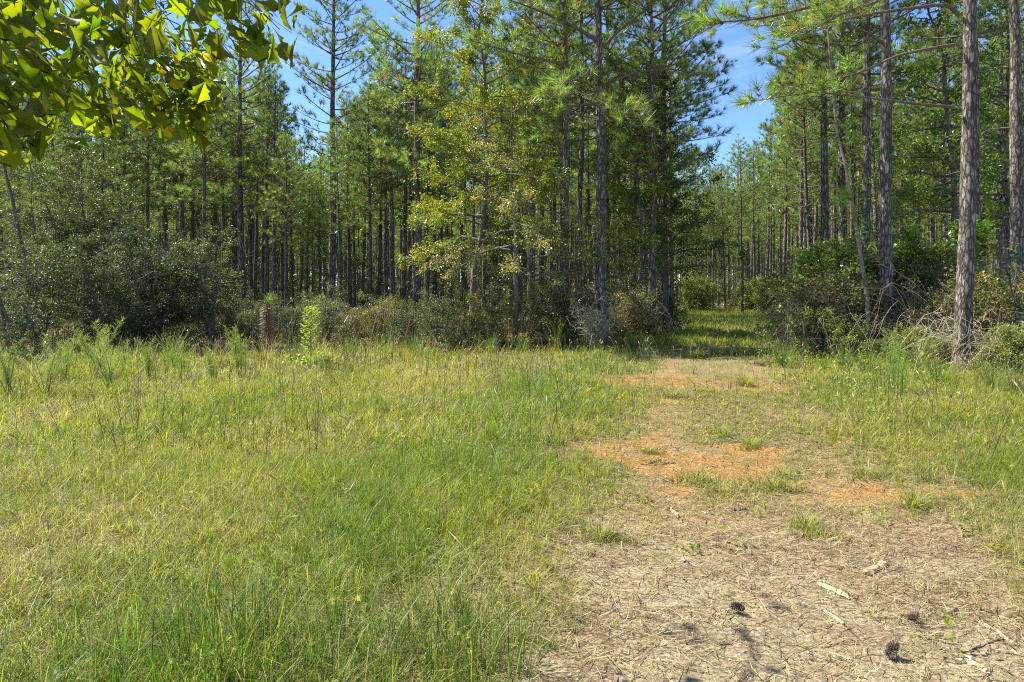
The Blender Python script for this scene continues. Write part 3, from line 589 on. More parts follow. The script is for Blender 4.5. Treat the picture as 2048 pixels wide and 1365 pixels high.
plant(broad_geo(35, 12.0, 2.9, .12, 20000, .10, GB + [(.20, .30, .035)], cb=.3, up=.6), "hardwood_tree", "broadleaf tree", XD(1893, 22.0), 22.0, "bright green broadleaf tree with a forked stem, left of the nearest thick pine")
plant(broad_geo(36, 12.5, 3.2, .14, 22000, .10, GB + OG[:1], cb=.3, up=.6), "hardwood_tree", "broadleaf tree", XD(2010, 24.0), 24.0, "broadleaf tree with spreading limbs between the two thick pines at the right edge")
bt = broad_geo(37, 5.6, 2.4, .06, 46000, .056, [(.24, .28, .06), (.19, .25, .05)] + OG + DG[:1], stems=5, cb=.15, mat=M_waxy, up=.5)
plant(bt, "holly_shrub", "shrub", XD(190, 20.5), 20.5, "tall sunlit small-leaved thicket at the left, between the two leftmost thin pines", parts=SW)
plant(bt, "holly_shrub", "shrub", XD(70, 19), 19.0, "tall thicket of small glinting leaves at the left edge of the picture", s=.9, rz=2, parts=SW)
plant(broad_geo(38, 3.2, 1.7, .05, 52000, .045, DG, stems=8, cb=.08, mat=M_waxy, up=.5), "holly_shrub", "shrub", XD(300, 17.5), 17.5, "round very dark evergreen bush at the meadow's left edge", parts=SW)
plant(broad_geo(39, 3.4, 1.3, .045, 22000, .05, [(.26, .29, .09), (.19, .22, .07)] + OG, stems=5, cb=.15, mat=M_waxy, up=.5), "holly_shrub", "shrub", XD(425, 18.2), 18.2, "lighter loose bush right of the round dark evergreen bush", parts=SW)
plant(broad_geo(40, 3.0, 1.5, .04, 18000, .05, OG + DG[:1], stems=6, cb=.1, mat=M_waxy, up=.5), "holly_shrub", "shrub", XD(215, 17.0), 17.0, "dense bush left of the round dark evergreen bush", parts=SW)
plant(broad_geo(41, 3.6, 1.5, .04, 14000, .055, OG + DG, stems=5, cb=.1, mat=M_waxy, up=.5), "holly_shrub", "shrub", XD(40, 15.6), 15.6, "shaded bush at the left edge behind the tall weeds", parts=SW)
sh1 = broad_geo(42, 1.9, 1.0, .025, 9000, .05, [(.14, .16, .09), (.19, .20, .11)] + OG, stems=6, cb=.1, mat=M_waxy)
sh2 = broad_geo(43, 2.3, 1.2, .03, 11000, .055, OG + [YO[0], YO[2]], stems=6, cb=.1)
sh3 = broad_geo(44, 1.6, 1.1, .02, 9000, .05, DG + OG, stems=7, cb=.05, mat=M_waxy)
sh4 = broad_geo(45, 1.7, 1.2, .02, 8000, .055, [(.27, .22, .13), (.33, .27, .17), (.20, .22, .08), (.17, .22, .06)], stems=9, cb=.1, mat=M_leaf, bark_c=(.24, .17, .12))
for (ms, px, D, s, lab) in [
    (sh1, 885, 18.0, .85, "greyish pale-leaved shrub under the left limbs of the yellowing tree"), (sh1, 655, 18.6, .8, "small grey-green shrub behind the bright sapling"), (sh1, 1130, 19.2, .95, "brush at the foot of the slim grey pine"),
    (sh2, 980, 18.4, .85, "dull olive shrub under the yellowing tree"), (sh2, 1090, 18.6, .9, "olive and brown shrub left of the slim grey pine"), (sh2, 760, 20.5, .6, "olive shrub in the shade of the left stand"), (sh3, 580, 19.0, .9, "low dark shrub behind the shaggy brown stump"),
    (sh3, 820, 19.2, .8, "low dark shrub between the left stand and the yellowing tree"), (sh3, 490, 18.8, .85, "low dark shrub left of the shaggy brown stump"), (sh3, 1275, 22.0, 1.1, "dark shrub in the shade between the tall pale pine and the track"), (sh3, 1340, 27, 1.1, "dark shrub at the corner where the track enters the woods"), (sh3, 930, 18.8, .8, "dark low shrub half hidden behind the pale-leaved one"),
    (sh4, 700, 20.0, .65, "brown dying brush in the left stand"), (sh4, 1150, 20.5, 1.1, "brown brush between the two lit trunks"), (sh4, 1240, 21.2, 1.0, "brown brush right of the tall pale pine"),
    (sh4, 1640, 17.5, 1.3, "brown brush beside the arching dead vines"), (sh4, 1700, 17.0, 1.2, "brown and green brush left of the thick straight pine"), (sh2, 1740, 18.5, 1.4, "olive shrub behind the thick straight pine"), (sh4, 1850, 15.8, 1.0, "brown brush between the two nearest thick pines"), (sh2, 1820, 17.5, 1.3, "green and brown shrub right of the thick straight pine"),
    (sh4, 1985, 14.5, 1.05, "brown brush right of the nearest thick pine"), (sh3, 1890, 15.0, .7, "dark green shrub at the left foot of the nearest thick pine"), (sh2, 2045, 13.8, 1.1, "green shrub at the right edge of the picture"),
    (sh2, 1590, 22.0, 1.2, "shrub at the right side of the track where it enters the shade")]:
    x = XD(px, D); plant(ms, "shrub", "shrub", x, D, lab, s=s, rz=rr.uniform(0, 6.3), parts=SW)
sh5 = broad_geo(48, 1.7, 1.1, .018, 13000, .07, [(.29, .38, .07), (.22, .31, .06), (.34, .35, .11), (.33, .27, .14)], stems=8, cb=.05, up=.4, droop=.25)
for (px, D, s, lab) in [(1630, 16.6, .75, "low green viny shrub at the foot of the arching dead vines"), (1700, 15.9, .6, "green viny shrub before the brown heap, left of the thick straight pine"), (1745, 15.4, .32, "low green plant hugging the left foot of the thick straight pine"), (1815, 14.8, .5, "green viny shrub right of the thick straight pine's foot"), (1870, 14.0, .4, "green viny shrub at the left foot of the nearest thick pine"), (1990, 12.8, .45, "low green viny shrub right of the nearest thick pine"), (2050, 12.2, .6, "green viny shrub cut by the right edge of the picture"), (1680, 19.0, 1.7, "tall green viny shrub in the right brush behind the dead heap"), (1790, 19.5, 1.8, "tall green viny shrub behind the thick straight pine"), (1600, 19.5, 1.1, "green viny shrub at the right side of the shaded track")]:
    plant(sh5, "viny_shrub", "shrub", XD(px, D), D, lab, s=s, rz=rr.uniform(0, 6.3), parts=SW)
# leafy green saplings in the right brush
sp1 = broad_geo(46, 3.0, 1.0, .025, 5200, .10, [(.16, .28, .03), (.12, .22, .03), (.22, .30, .04)], stems=2, cb=.25)
for px, D, s, lab in [(1650, 18.5, 1.1, "leafy green sapling above the arching dead vines"), (1590, 19.5, .8, "small green sapling beside the track at right"), (1868, 18.0, 1.35, "bright green sapling between the two nearest thick pines"), (1720, 19, 1.2, "green sapling behind the leaning bare stem"), (2030, 15.5, .8, "small green sapling in front of the pine at the right edge")]:
    plant(sp1, "sapling", "sapling", XD(px, D), D, lab, s=s, rz=rr.uniform(0, 6.3), parts=("stem", "foliage"))
# anonymous shrubs further in
for i in range(90):
    D = rr.uniform(21, 48); px = rr.uniform(-60, 2110); x = XD(px, D)
    if abs(x - float(road_x(D))) < 3.6: continue
    ms = [sh1, sh2, sh3, sh4, sh3, sh2][i % 6]; zone = "left" if px < 1300 else "right"
    plant(ms, "shrub", "shrub", x, D, "shrub on the shaded floor deep in the " + zone + " stand", s=rr.uniform(.5, 1.05), rz=rr.uniform(0, 6.3), group="shrubs deep in the %s stand" % zone, parts=SW)

# understory hardwoods deeper in, filling the mid layer
uh = broad_geo(47, 7.0, 2.0, .06, 9000, .09, GB + OG, cb=.3, up=.5)
for i in range(34):
    D = rr.uniform(30, 60); px = rr.uniform(-40, 2090); x = XD(px, D)
    if abs(x - float(road_x(D))) < 4.5: continue
    zone = "left" if px < 1300 else "right"
    plant(uh, "hardwood_tree", "broadleaf tree", x, D, "thin young broadleaf tree among the pines deep in the " + zone + " stand", s=rr.uniform(.6, 1.15), rz=rr.uniform(0, 6.3), group="young broadleaf trees deep in the %s stand" % zone)

for px, D, s, lab in [(1385, 52, 1.0, "small green broadleaf tree at the left far end of the track"), (1425, 60, 1.0, "green broadleaf tree closing the far end of the track"), (1475, 58, .85, "young broadleaf tree right of the one closing the far end of the track")]:
    plant(uh, "hardwood_tree", "broadleaf tree", XD(px, D), D, lab, s=s, rz=px)
for px, D, s, lab in [(1395, 50, 1.6, "shrub at the left far end of the track"), (1500, 50, 1.6, "shrub at the right far end of the track"), (1545, 44, 1.5, "shrub at the right verge near the far end of the track")]:
    plant(sh5, "shrub", "shrub", XD(px, D), D, lab, s=s, rz=px, parts=SW)
# undergrowth: leaf sprays, dead sticks and low weeds over the whole forest floor
def undergrowth():
    r = np.random.default_rng(21); n = 60000
    y = np.sqrt(r.random(n) * (50**2 - 11**2) + 11**2); x = (r.random(n) * 2 - 1) * (.8 * y + 1); k = r.random(n) < wood(x, y) * (.3 + .7 * fbm(x * .8, y * .8, 3)); x, y = x[k], y[k]; n = len(x)
    hh = (.1 + .9 * fbm(x * .5 + 3, y * .5, 3)**2) * 1.1
    P = np.stack([x, y, gz(x, y) + r.random(n) * hh], -1); Dn = rdir(r, n); upv = np.array([0, 0, 1.]) + r.normal(size=(n, 3)) * .6; a_ = np.cross(upv, Dn); a_ /= np.linalg.norm(a_, axis=1)[:, None]; b_ = np.cross(Dn, a_)
    u = r.random((n, 1)); c = np.where(u < .35, np.array([.19, .13, .08]), np.where(u < .75, np.array([.075, .105, .035]), np.array([.14, .17, .05]))) * (.6 + .8 * r.random((n, 1)))
    g = Geo(); scatter(g, LV, LF, np.stack([a_, b_, Dn], -1), P, (.05 + .05 * r.random(n)) * (1 + y / 60), c)
    m = 9000; y = np.sqrt(r.random(m) * (38**2 - 11**2) + 11**2); x = (r.random(m) * 2 - 1) * (.8 * y + 1); k = r.random(m) < wood(x, y); x, y = x[k], y[k]; m = len(x); az = r.random(m) * 6.3
    c = np.array([.21, .155, .11]) * (.6 + .9 * r.random((m, 1)))
    blades(g, x, y, .5 + 1.0 * r.random(m), .010 + .008 * r.random(m), r.normal(.45, .35, m).clip(0, 1.1), az, c, c, 3)
    o = obj("undergrowth", g.mesh("undergrowth", M_leaf)); o['kind'] = 'stuff'; tag(o, "tangled weeds, dead sticks and fallen leaves on the forest floor", "undergrowth")
undergrowth()

def far_brush():
    r = np.random.default_rng(23); n = 110000
    y = 48 + 130 * r.random(n)**1.5; x = (r.random(n) * 2 - 1) * (.85 * y + 1); k = (r.random(n) < .35 + .65 * sstep(.4, .6, fbm(x * .25, y * .25, 3))) & ((y > 62) | (np.abs(x - road_x(y)) > 3)); x, y = x[k], y[k]; n = len(x)
    P = np.stack([x, y, gz(x, y) + r.random(n)**1.3 * (1 + 2.6 * fbm(x * .3 + 8, y * .3, 3) + 3.5 * sstep(80, 110, y))], -1); Dn = rdir(r, n); a_ = np.cross(np.array([0, 0, 1.]) + r.normal(size=(n, 3)) * .6, Dn); a_ /= np.linalg.norm(a_, axis=1)[:, None]
    u = r.random((n, 1)); c = np.where(u < .4, np.array([.16, .13, .07]), np.where(u < .75, np.array([.09, .13, .04]), np.array([.17, .21, .05]))) * (.6 + .8 * r.random((n, 1)))
    g = Geo(); scatter(g, LV, LF, np.stack([a_, np.cross(Dn, a_), Dn], -1), P, (.22 + .25 * r.random(n)) * (y / 80)**.5, c)
    o = obj("brush", g.mesh("brush", M_leaf)); o['kind'] = 'stuff'; tag(o, "low brush far back between the trunks at the end of the woods", "brush")
far_brush()
# arching dead vines and tangles
def vine_tangle(seed, n, R0, H, col, arch=1.0):
    rng = np.random.default_rng(seed); g = Geo()
    for i in range(n):
        a = rng.random() * 6.3; p0 = np.array([cos(a), sin(a), 0]) * R0 * rng.random()**.5; b = a + rng.normal() * 1.2; L = H * (.5 + .9 * rng.random())
        e = p0 + np.array([cos(b), sin(b), 0]) * L * (.4 + .7 * rng.random()) * arch; top = (p0 + e) / 2 + np.array([0, 0, L]) + rng.normal(size=3) * .12
        e[2] = rng.random() * .8 * H * (rng.random() < .6); pth = bez([p0, p0 * .7 + top * .3 + rng.normal(size=3) * .1 + np.array([0, 0, .25 * L]), top, e * .6 + top * .4 + np.array([0, 0, .1]), e], 14) + rng.normal(size=(13, 3)) * .012 if False else bez([p0, p0 * .65 + top * .35 + np.array([0, 0, .22 * L]), top, e * .6 + top * .4 + np.array([0, 0, .1]), e], 14)
        pth = pth + np.cumsum(rng.normal(size=pth.shape), 0) * .03
        c = np.array(col) * (.6 + .8 * rng.random()); r_ = .003 + .004 * rng.random(); tube(g, pth, r_ * (1.2 - .7 * np.linspace(0, 1, len(pth))), 4, c)
        for q in range(11):
            p = pth[rng.integers(2, len(pth) - 1)]; d = rdir(rng, 1)[0] * (.15 + .4 * rng.random()); tube(g, [p, p + d * .5 + rng.normal(size=3) * .02, p + d], [.003, .0025, .0015], 3, c)
    return g.mesh("vines", M_dry, True)
tg = [vine_tangle(61, 50, .8, 1.0, (.38, .30, .19), 1.5), vine_tangle(62, 45, 1.0, 1.1, (.29, .22, .145), 1.8), vine_tangle(63, 45, .8, .85, (.46, .39, .29), 1.8)]
for k_, px, D, s, lab in [(0, 1612, 17.0, .85, "tangle of arching dead vines spilling towards the track at right"), (1, 1690, 17.3, 1.0, "heap of dead brown vines left of the thick straight pine"), (1, 1830, 15.5, .8, "brown dead tangle between the two nearest thick pines"), (2, 2000, 14.2, 1.15, "pale bare twiggy tangle right of the nearest thick pine"), (2, 2040, 12.9, 1.0, "pale bare twiggy tangle at the right edge of the picture"), (1, 1960, 15.5, 1.3, "darker dead tangle behind the pale twiggy ones at right"),
                          (1, 620, 20.5, .8, "low dead tangle in the shade behind the bright sapling"), (1, 1230, 22, .8, "low dead tangle right of the tall pale pine")]:
    o = obj("dead_vines", tg[k_], None, (XD(px, D), D, 0)); o.scale = (s, s, s); o.rotation_euler = (0, 0, rr.uniform(0, 6.3)); tag(o, lab, "dead vines")

# ------------------------------------------------------------------ bare leaning stem right of the track
g = Geo(); o_ = np.array([XD(1737, 16.0), 16.0, 0]); pts = [PW(1737, 700, 16.0), PW(1734, 600, 16.1), PW(1722, 520, 16.2), PW(1706, 420, 16.4), PW(1690, 330, 16.6), PW(1672, 250, 16.8), PW(1655, 60, 17.2)]
pth = bez(pts, 24) - o_; tube(g, pth, .05 * (1 - .7 * np.linspace(0, 1, len(pth))) + .008, 9, (.25, .20, .16))
rng = np.random.default_rng(4)
gl = Geo()
for i in range(26):
    p = pth[rng.integers(6, len(pth))]; d = rdir(rng, 1)[0] * (.3 + .8 * rng.random()); d[2] = abs(d[2]) * .5; tube(g, [p, p + d * .5 + [0, 0, .05], p + d], [.010, .007, .003], 4, (.25, .20, .16))
    n = 14; P = p + d * (.4 + .7 * rng.random((n, 1))) + rng.normal(size=(n, 3)) * .07; D_ = rdir(rng, n); scatter(gl, LV, LF, frames(D_, rng.random(n) * 6), P, .09 + .04 * rng.random(n), np.array([.15, .25, .035]) * (.6 + .8 * rng.random((n, 1))))
t = thing("leaning_tree", "thin bare stem leaning left in front of the brush right of the track", "tree", tuple(o_)); obj("trunk", g.mesh("t", M_twig, True), t); obj("crown", gl.mesh("c", M_leaf), t)
gn = Geo(); q0 = PW(1700, 400, 16.2) - o_
add_tufts(gn, [q0 + rng.normal(size=3) * .08 for _ in range(5)], [np.array([-.9, -.2, .25 + .3 * rng.normal()]) for _ in range(5)], rng, 60, .42, .008, np.array([.20, .33, .07]))
obj("needle_tuft", gn.mesh("n", M_needle), t)
# leaning thin stem at far left
g = Geo(); gl = Geo(); o_ = np.array([XD(68, 17.5), 17.5, 0]); pts = [PW(70, 705, 17.5), PW(62, 600, 17.6), PW(45, 500, 17.8), PW(25, 400, 18.0), PW(8, 330, 18.2), PW(-10, 200, 18.5)]
pth = bez(pts, 20) - o_; tube(g, pth, .055 * (1 - .7 * np.linspace(0, 1, len(pth))) + .01, 9, (.12, .10, .085)); P, D = [], []
for i in range(12):
    p = pth[10 + rng.integers(0, 10) % (len(pth) - 10)]; a = rng.random() * 6.3; d = np.array([cos(a), sin(a), .3]) * (.5 + .6 * rng.random()); limb(g, gl, np.array([p, p + d * .35, p + d * .7, p + d]), .015, rng, (P, D), step=.2, twig=.3)
add_tufts(gl, P, D, rng, 20, .19, .008)
t = thing("leaning_pine", "thin young pine leaning left at the left edge of the woods", "pine tree", tuple(o_)); obj("trunk", g.mesh("t", [M_twig, M_twig], True), t); obj("crown", gl.mesh("c", M_needle), t)

# ------------------------------------------------------------------ tall weeds: feathery dog fennel, broomsedge, sapling, shaggy stump
def fennel_geo(seed, H, nst, col, spread=.35):
    rng = np.random.default_rng(seed); g = Geo(); gs = Geo()
    for s in range(nst):
        a = rng.random() * 6.3; h = H * (.6 + .45 * rng.random()); ln = spread * (.2 + rng.random()); t = np.linspace(0, 1, 8)
        st = np.stack([cos(a) * ln * t**1.7 * h + .05 * rng.normal(), sin(a) * ln * t**1.7 * h + .05 * rng.normal() + 0 * t, h * t * (1 - .12 * ln * t)], -1)
        tube(gs, st, .006 * (1 - .7 * t) + .001, 4, np.array(col) * .7)
        m = int(h * 60)
        for q in range(m):
            u = .25 + .75 * q / m; f = u * 7; i = min(int(f), 6); p = st[i] + (st[i + 1] - st[i]) * (f - i); b = rng.random() * 6.3
            l = .24 * (1.15 - u) * (.6 + .6 * rng.random()) * h + .03; d = np.array([cos(b) * .75, sin(b) * .75, .75]); k = 10
            w = np.linspace(.1, 1, k)[:, None]; P = p + d * l * w + np.array([0, 0, -.12 * l]) * w**2
            V = []; D_ = d + rng.normal(size=(k, 3)) * .75; L_ = .02 + .035 * rng.random(k)
            n0 = np.cross(D_, rdir(rng, k)); n0 /= np.linalg.norm(n0, axis=1)[:, None]; e = P + D_ / np.linalg.norm(D_, axis=1)[:, None] * L_[:, None]
            V = np.stack([P - n0 * .0022, P + n0 * .0022, e], 1).reshape(-1, 3)
            g.add(V, np.arange(3 * k).reshape(-1, 3), np.array(col) * (.7 + .6 * rng.random()))
            n1 = np.cross(d, [0, 0, 1.]); g.add([p - n1 * .002, p + n1 * .002, p + d * l], [[0, 1, 2]], np.array(col) * .9)
    return gs.mesh("stalks", M_grass, True), g.mesh("fronds", M_grass)
fn = [fennel_geo(71, 1.25, 9, (.30, .36, .13), .5), fennel_geo(72, 1.0, 5, (.22, .34, .08), .25), fennel_geo(73, 1.1, 8, (.26, .33, .09), .4)]
for k_, px, py, s, lab in [(0, 95, 800, .85, "feathery pale weed clump at the meadow's left edge, second from the left"), (0, 190, 765, 1.0, "largest feathery weed with a frond leaning right, at the left of the meadow"), (2, 20, 800, .85, "feathery weed clump cut by the left edge of the picture"), (0, 215, 790, .75, "pale feathery weed in front of the largest one"), (2, 300, 765, .75, "feathery weed in front of the round dark bush"),
                           (1, 342, 762, .78, "upright narrow bright feathery weed, left of a like pair"), (1, 372, 768, .66, "upright narrow bright feathery weed, right of a like pair"), (2, 480, 765, .95, "feathery green weed left of the shaggy brown stump"), (2, 425, 770, .6, "small feathery weed between the upright pair and the stump"), (2, 130, 770, .7, "small feathery weed between the pale clumps at left"), (1, 1800, 800, 1.0, "feathery bluish weed at the right of the track"), (1, 1775, 790, .8, "lower feathery bluish weed right of the track, beside the taller one")]:
    w_ = G2W(px, py); t = thing("feathery_weed", lab, "weed", (w_[0], w_[1], float(gz(w_[0], w_[1]))), rr.uniform(0, 6.3), s, "feathery weeds along the meadow's edge"); obj("stalks", fn[k_][0], t); obj("fronds", fn[k_][1], t)
# broomsedge clumps along the edge of the woods
def sedge_geo(seed, n, H, col, R0=.12):
    r = np.random.default_rng(seed); g = Geo(); a = r.random(n) * 6.3; q = r.random(n)**.5 * R0
    c = np.array(col) * (.6 + .7 * r.random((n, 1))); blades(g, np.cos(a) * q, np.sin(a) * q, H * (.45 + .6 * r.random(n)), .006 + .004 * r.random(n), r.normal(.65, .25, n).clip(.1, 1.15), a + r.normal(size=n) * .5, c * .8, c * 1.2, 4, z0=np.zeros(n)); return g.mesh("blades", M_grass)
sg = [sedge_geo(81, 80, 1.05, (.22, .26, .09)), sedge_geo(82, 60, .8, (.33, .30, .14)), sedge_geo(83, 90, .65, (.13, .22, .04)), sedge_geo(84, 70, .45, (.20, .27, .05))]
spots = [(0, 1165, 700), (0, 1225, 702), (1, 1250, 700), (1, 1285, 705), (0, 1110, 703), (2, 905, 702), (1, 640, 715), (2, 700, 715), (2, 770, 712), (1, 530, 730), (2, 830, 712), (2, 980, 708), (2, 1045, 708), (2, 590, 725), (1, 440, 735), (0, 345, 735), (1, 270, 740), (2, 250, 750), (2, 160, 750), (1, 60, 770), (3, 1430, 712), (3, 1510, 712), (2, 1590, 700), (2, 1570, 735), (3, 1650, 745), (2, 1690, 740), (2, 1735, 750), (3, 1850, 770), (2, 1880, 775), (2, 1990, 790), (1, 2030, 800), (0, 1835, 745)]
for i, (k_, px, py) in enumerate(spots):
    w_ = G2W(px, py); zone = "by the pale pine" if 1100 < px < 1300 else ("along the left woods" if px <= 1100 else "along the track and right brush")
    o = obj("tall_grass_clump", sg[k_], None, (w_[0], w_[1], float(gz(w_[0], w_[1])))); o.rotation_euler = (0, 0, rr.uniform(0, 6)); tag(o, "arching tall grass clump " + zone, "grass clump", "tall grass clumps " + zone)
def tuft_geo(seed, n, H, R0, ps):
    r = np.random.default_rng(seed); g = Geo(); a = r.random(n) * 6.3; q = np.minimum(np.abs(r.normal(size=n)), 1.25 * r.random(n)**.3) * R0 * .85; e = .55 + .45 * np.sin(a * 2 + seed)
    u = r.random((n, 1)); c = np.where(u < ps, np.array([.42, .35, .18]), np.where(u < ps + .3, np.array([.32, .34, .07]), np.array([.19, .27, .04]))) * (.5 + .9 * r.random((n, 1)))
    blades(g, np.cos(a) * q * (1 + e), np.sin(a) * q * .7, H * (.25 + .75 * r.random(n)**1.5) * np.exp(-q / R0 * .4), .0035 + .003 * r.random(n), r.normal(.8, .3, n).clip(.1, 1.22), a + r.normal(size=n) * 1.0, c * .8, c * 1.15, 3, z0=np.zeros(n)); return g.mesh("blades", M_grass)
tf = [tuft_geo(85, 330, .17, .13, .3), tuft_geo(86, 300, .13, .18, .5), tuft_geo(87, 260, .23, .11, .35)]
for k_, px, py, s, lab in [(0, 1440, 872, 1.2, "on the grassy middle of the track above the orange clay"), (1, 1400, 885, 1.0, "at the top edge of the nearest orange clay"), (0, 1500, 895, .9, "between the two near orange clay patches, upper"), (0, 1395, 965, 1.2, "below the nearest orange clay patch, left of a like tuft"), (1, 1440, 985, 1.2, "yellowish, beneath the nearest orange clay"), (0, 1545, 975, 1.3, "beside the right orange clay patch"), (2, 1565, 950, .8, "taller, between the two near orange clay patches"), (0, 1730, 950, .9, "low, above the right end of the orange clay"), (0, 1610, 1060, 1.0, "by the small dark bark lump on the bare ground"), (1, 1640, 1075, .9, "yellowish, right of the bark lump tuft"), (0, 1350, 800, 1.4, "on the middle of the far orange clay patch"), (1, 1420, 790, 1.6, "yellowish, on the far orange clay patch"), (2, 1490, 775, 1.6, "taller, right on the far orange clay patch"), (0, 1300, 905, .7, "small, at the left rim of the nearest orange clay"), (2, 1830, 1010, 1.1, "taller, at the right verge below the orange clay"), (0, 1205, 1080, 1.1, "where the meadow meets the bare ground at left"), (2, 1390, 715, 2.0, "in the track just before the shade, left of two"), (2, 1470, 712, 2.0, "in the track just before the shade, right of two")]:
    w_ = G2W(px, py); o = obj("grass_tuft", tf[k_], None, (w_[0], w_[1], float(gz(w_[0], w_[1])) - .005)); o.scale = (s, s, s); o.rotation_euler = (0, 0, rr.uniform(0, 6)); tag(o, "grass tuft " + lab, "grass tuft", "grass tufts on the track")
def lane():
    r = np.random.default_rng(37); n = 30000; y = 19 + 36 * r.random(n)**1.2; x = road_x(y) + (r.random(n) * 2 - 1) * (2.6 + .03 * y); k = r.random(n) < .35 + .65 * sstep(.35, .6, fbm(x, y * .6, 3)); x, y = x[k], y[k]; n = len(x)
    u = r.random((n, 1)); c = np.where(u < .65, np.array([.22, .32, .05]), np.where(u < .85, np.array([.36, .38, .08]), STRAW)) * (.6 + .7 * r.random((n, 1)))
    g = Geo(); blades(g, x, y, .10 + .16 * r.random(n) + .25 * np.abs(x - road_x(y)) / 3 * r.random(n), .010 + .012 * r.random(n), r.normal(.5, .3, n).clip(0, 1.1), r.random(n) * 6.3, c * .85, c * 1.15, 2)
    o = obj("grass", g.mesh("grass", M_grass)); o['kind'] = 'stuff'; tag(o, "bright green grass carpeting the shaded lane between the stands", "grass")
lane()
# low edge weeds, as a mass, hiding the line between meadow and woods
def edge_weeds():
    r = np.random.default_rng(31); n = 26000; y = np.sqrt(r.random(n) * (26**2 - 10**2) + 100); x = (r.random(n) * 2 - 1) * (.8 * y + 1); W = wood(x, y); k = r.random(n) < np.exp(-((W - .45) / .28)**2) * (1 - bare(x, y)) + .12 * W; x, y = x[k], y[k]; n = len(x)
    az = r.random(n) * 6.3; u = r.random((n, 1)); c = np.where(u < .5, np.array([.11, .19, .03]), np.where(u < .8, np.array([.20, .25, .05]), np.array([.32, .27, .14]))) * (.6 + .8 * r.random((n, 1)))
    g = Geo(); blades(g, x, y, .2 + .5 * r.random(n)**1.6, .008 + .010 * r.random(n), r.normal(.5, .3, n).clip(0, 1.1), az, c * .8, c * 1.1, 3)
    m = 60000; y = np.sqrt(r.random(m) * (20**2 - 8**2) + 64); x = 4 + r.random(m) * (.8 * y); k = r.random(m) < np.exp(-((wood(x, y) - .45) / .35)**2) * sstep(.35, .6, fbm(x * .9, y * .9 + 8, 3)) * (1 - bare(x, y)); x, y = x[k], y[k]; m = len(x); Dn = rdir(r, m); a_ = np.cross(np.array([0, 0, 1.]) + r.normal(size=(m, 3)) * .5, Dn); a_ /= np.linalg.norm(a_, axis=1)[:, None]
    scatter(g, LV, LF, np.stack([a_, np.cross(Dn, a_), Dn], -1), np.stack([x, y, gz(x, y) + (.1 + .6 * fbm(x, y, 3)) * r.random(m)], -1), .03 + .04 * r.random(m), np.array([[.20, .27, .05]]) * (.6 + 1. * r.random((m, 1))))
    o = obj("weeds", g.mesh("weeds", M_grass)); o['kind'] = 'stuff'; tag(o, "low weeds and vines where the meadow meets the woods", "weeds")
edge_weeds()
# thin dark weed stems standing in the meadow
def stems():
    r = np.random.default_rng(33); n = 900; y = np.sqrt(r.random(n) * (15**2 - 6**2) + 36); x = (r.random(n) * 2 - 1) * (.8 * y + 1); k = (wood(x, y) < .3) & (bare(x, y) < .2) & ((x < 1.0 - .0 * y) | (x > road_x(y) + 1.6)) & (r.random(n) < sstep(.4, .6, fbm(x * .6, y * .6 + 30, 3)) + .1); x, y = x[k], y[k]; g = Geo()
    for a, b in zip(x, y):
        h = .3 + .45 * r.random(); z = float(gz(a, b)); lx, ly = r.normal(size=2) * .1; c = np.array([.15, .10, .06]) * (.6 + 1.3 * r.random()); p = np.array([[a, b, z], [a + lx * .4, b + ly * .4, z + h * .5], [a + lx, b + ly, z + h]]); tube(g, p, [.004, .003, .0015], 3, c)
        for q in range(r.integers(2, 7)):
            s = p[1] + (p[2] - p[1]) * r.random(); d = np.array([r.normal() * .5, r.normal() * .5, .8]) * .14; tube(g, [s, s + d * .6, s + d], [.002, .0015, .001], 3, c)
    n = 2600; y = np.sqrt(r.random(n) * (16**2 - 3**2) + 9); x = (r.random(n) * 2 - 1) * (.8 * y + 1); k = (wood(x, y) < .4) & (bare(x, y) < .3) & (r.random(n) < .25 + .75 * sstep(.42, .6, fbm(x * .5 + 13, y * .5 + 5, 3))); x, y = x[k], y[k]
    for a, b in zip(x, y):
        h = .22 + .3 * r.random(); z = float(gz(a, b)); lx, ly = r.normal(size=2) * .10; c = np.array([.42, .36, .20]) * (.6 + .7 * r.random()); w0 = .0012 + .00012 * b; p = np.array([[a, b, z], [a + lx * .35, b + ly * .35, z + h * .6], [a + lx, b + ly, z + h]]); tube(g, p, [w0, w0, w0 * .8], 3, c)
        e = p[2] + np.array([lx * .35, ly * .35, .05]); tube(g, [p[2], (p[2] + e) / 2, e], [w0, w0 * 2.6, w0 * .5], 4, c * np.array([1.05, .9, .8]))
    o = obj("weed_stems", g.mesh("weed_stems", M_dry)); o['kind'] = 'stuff'; tag(o, "thin dry weed stems and tan seed heads standing in the meadow grass", "weeds")
stems()
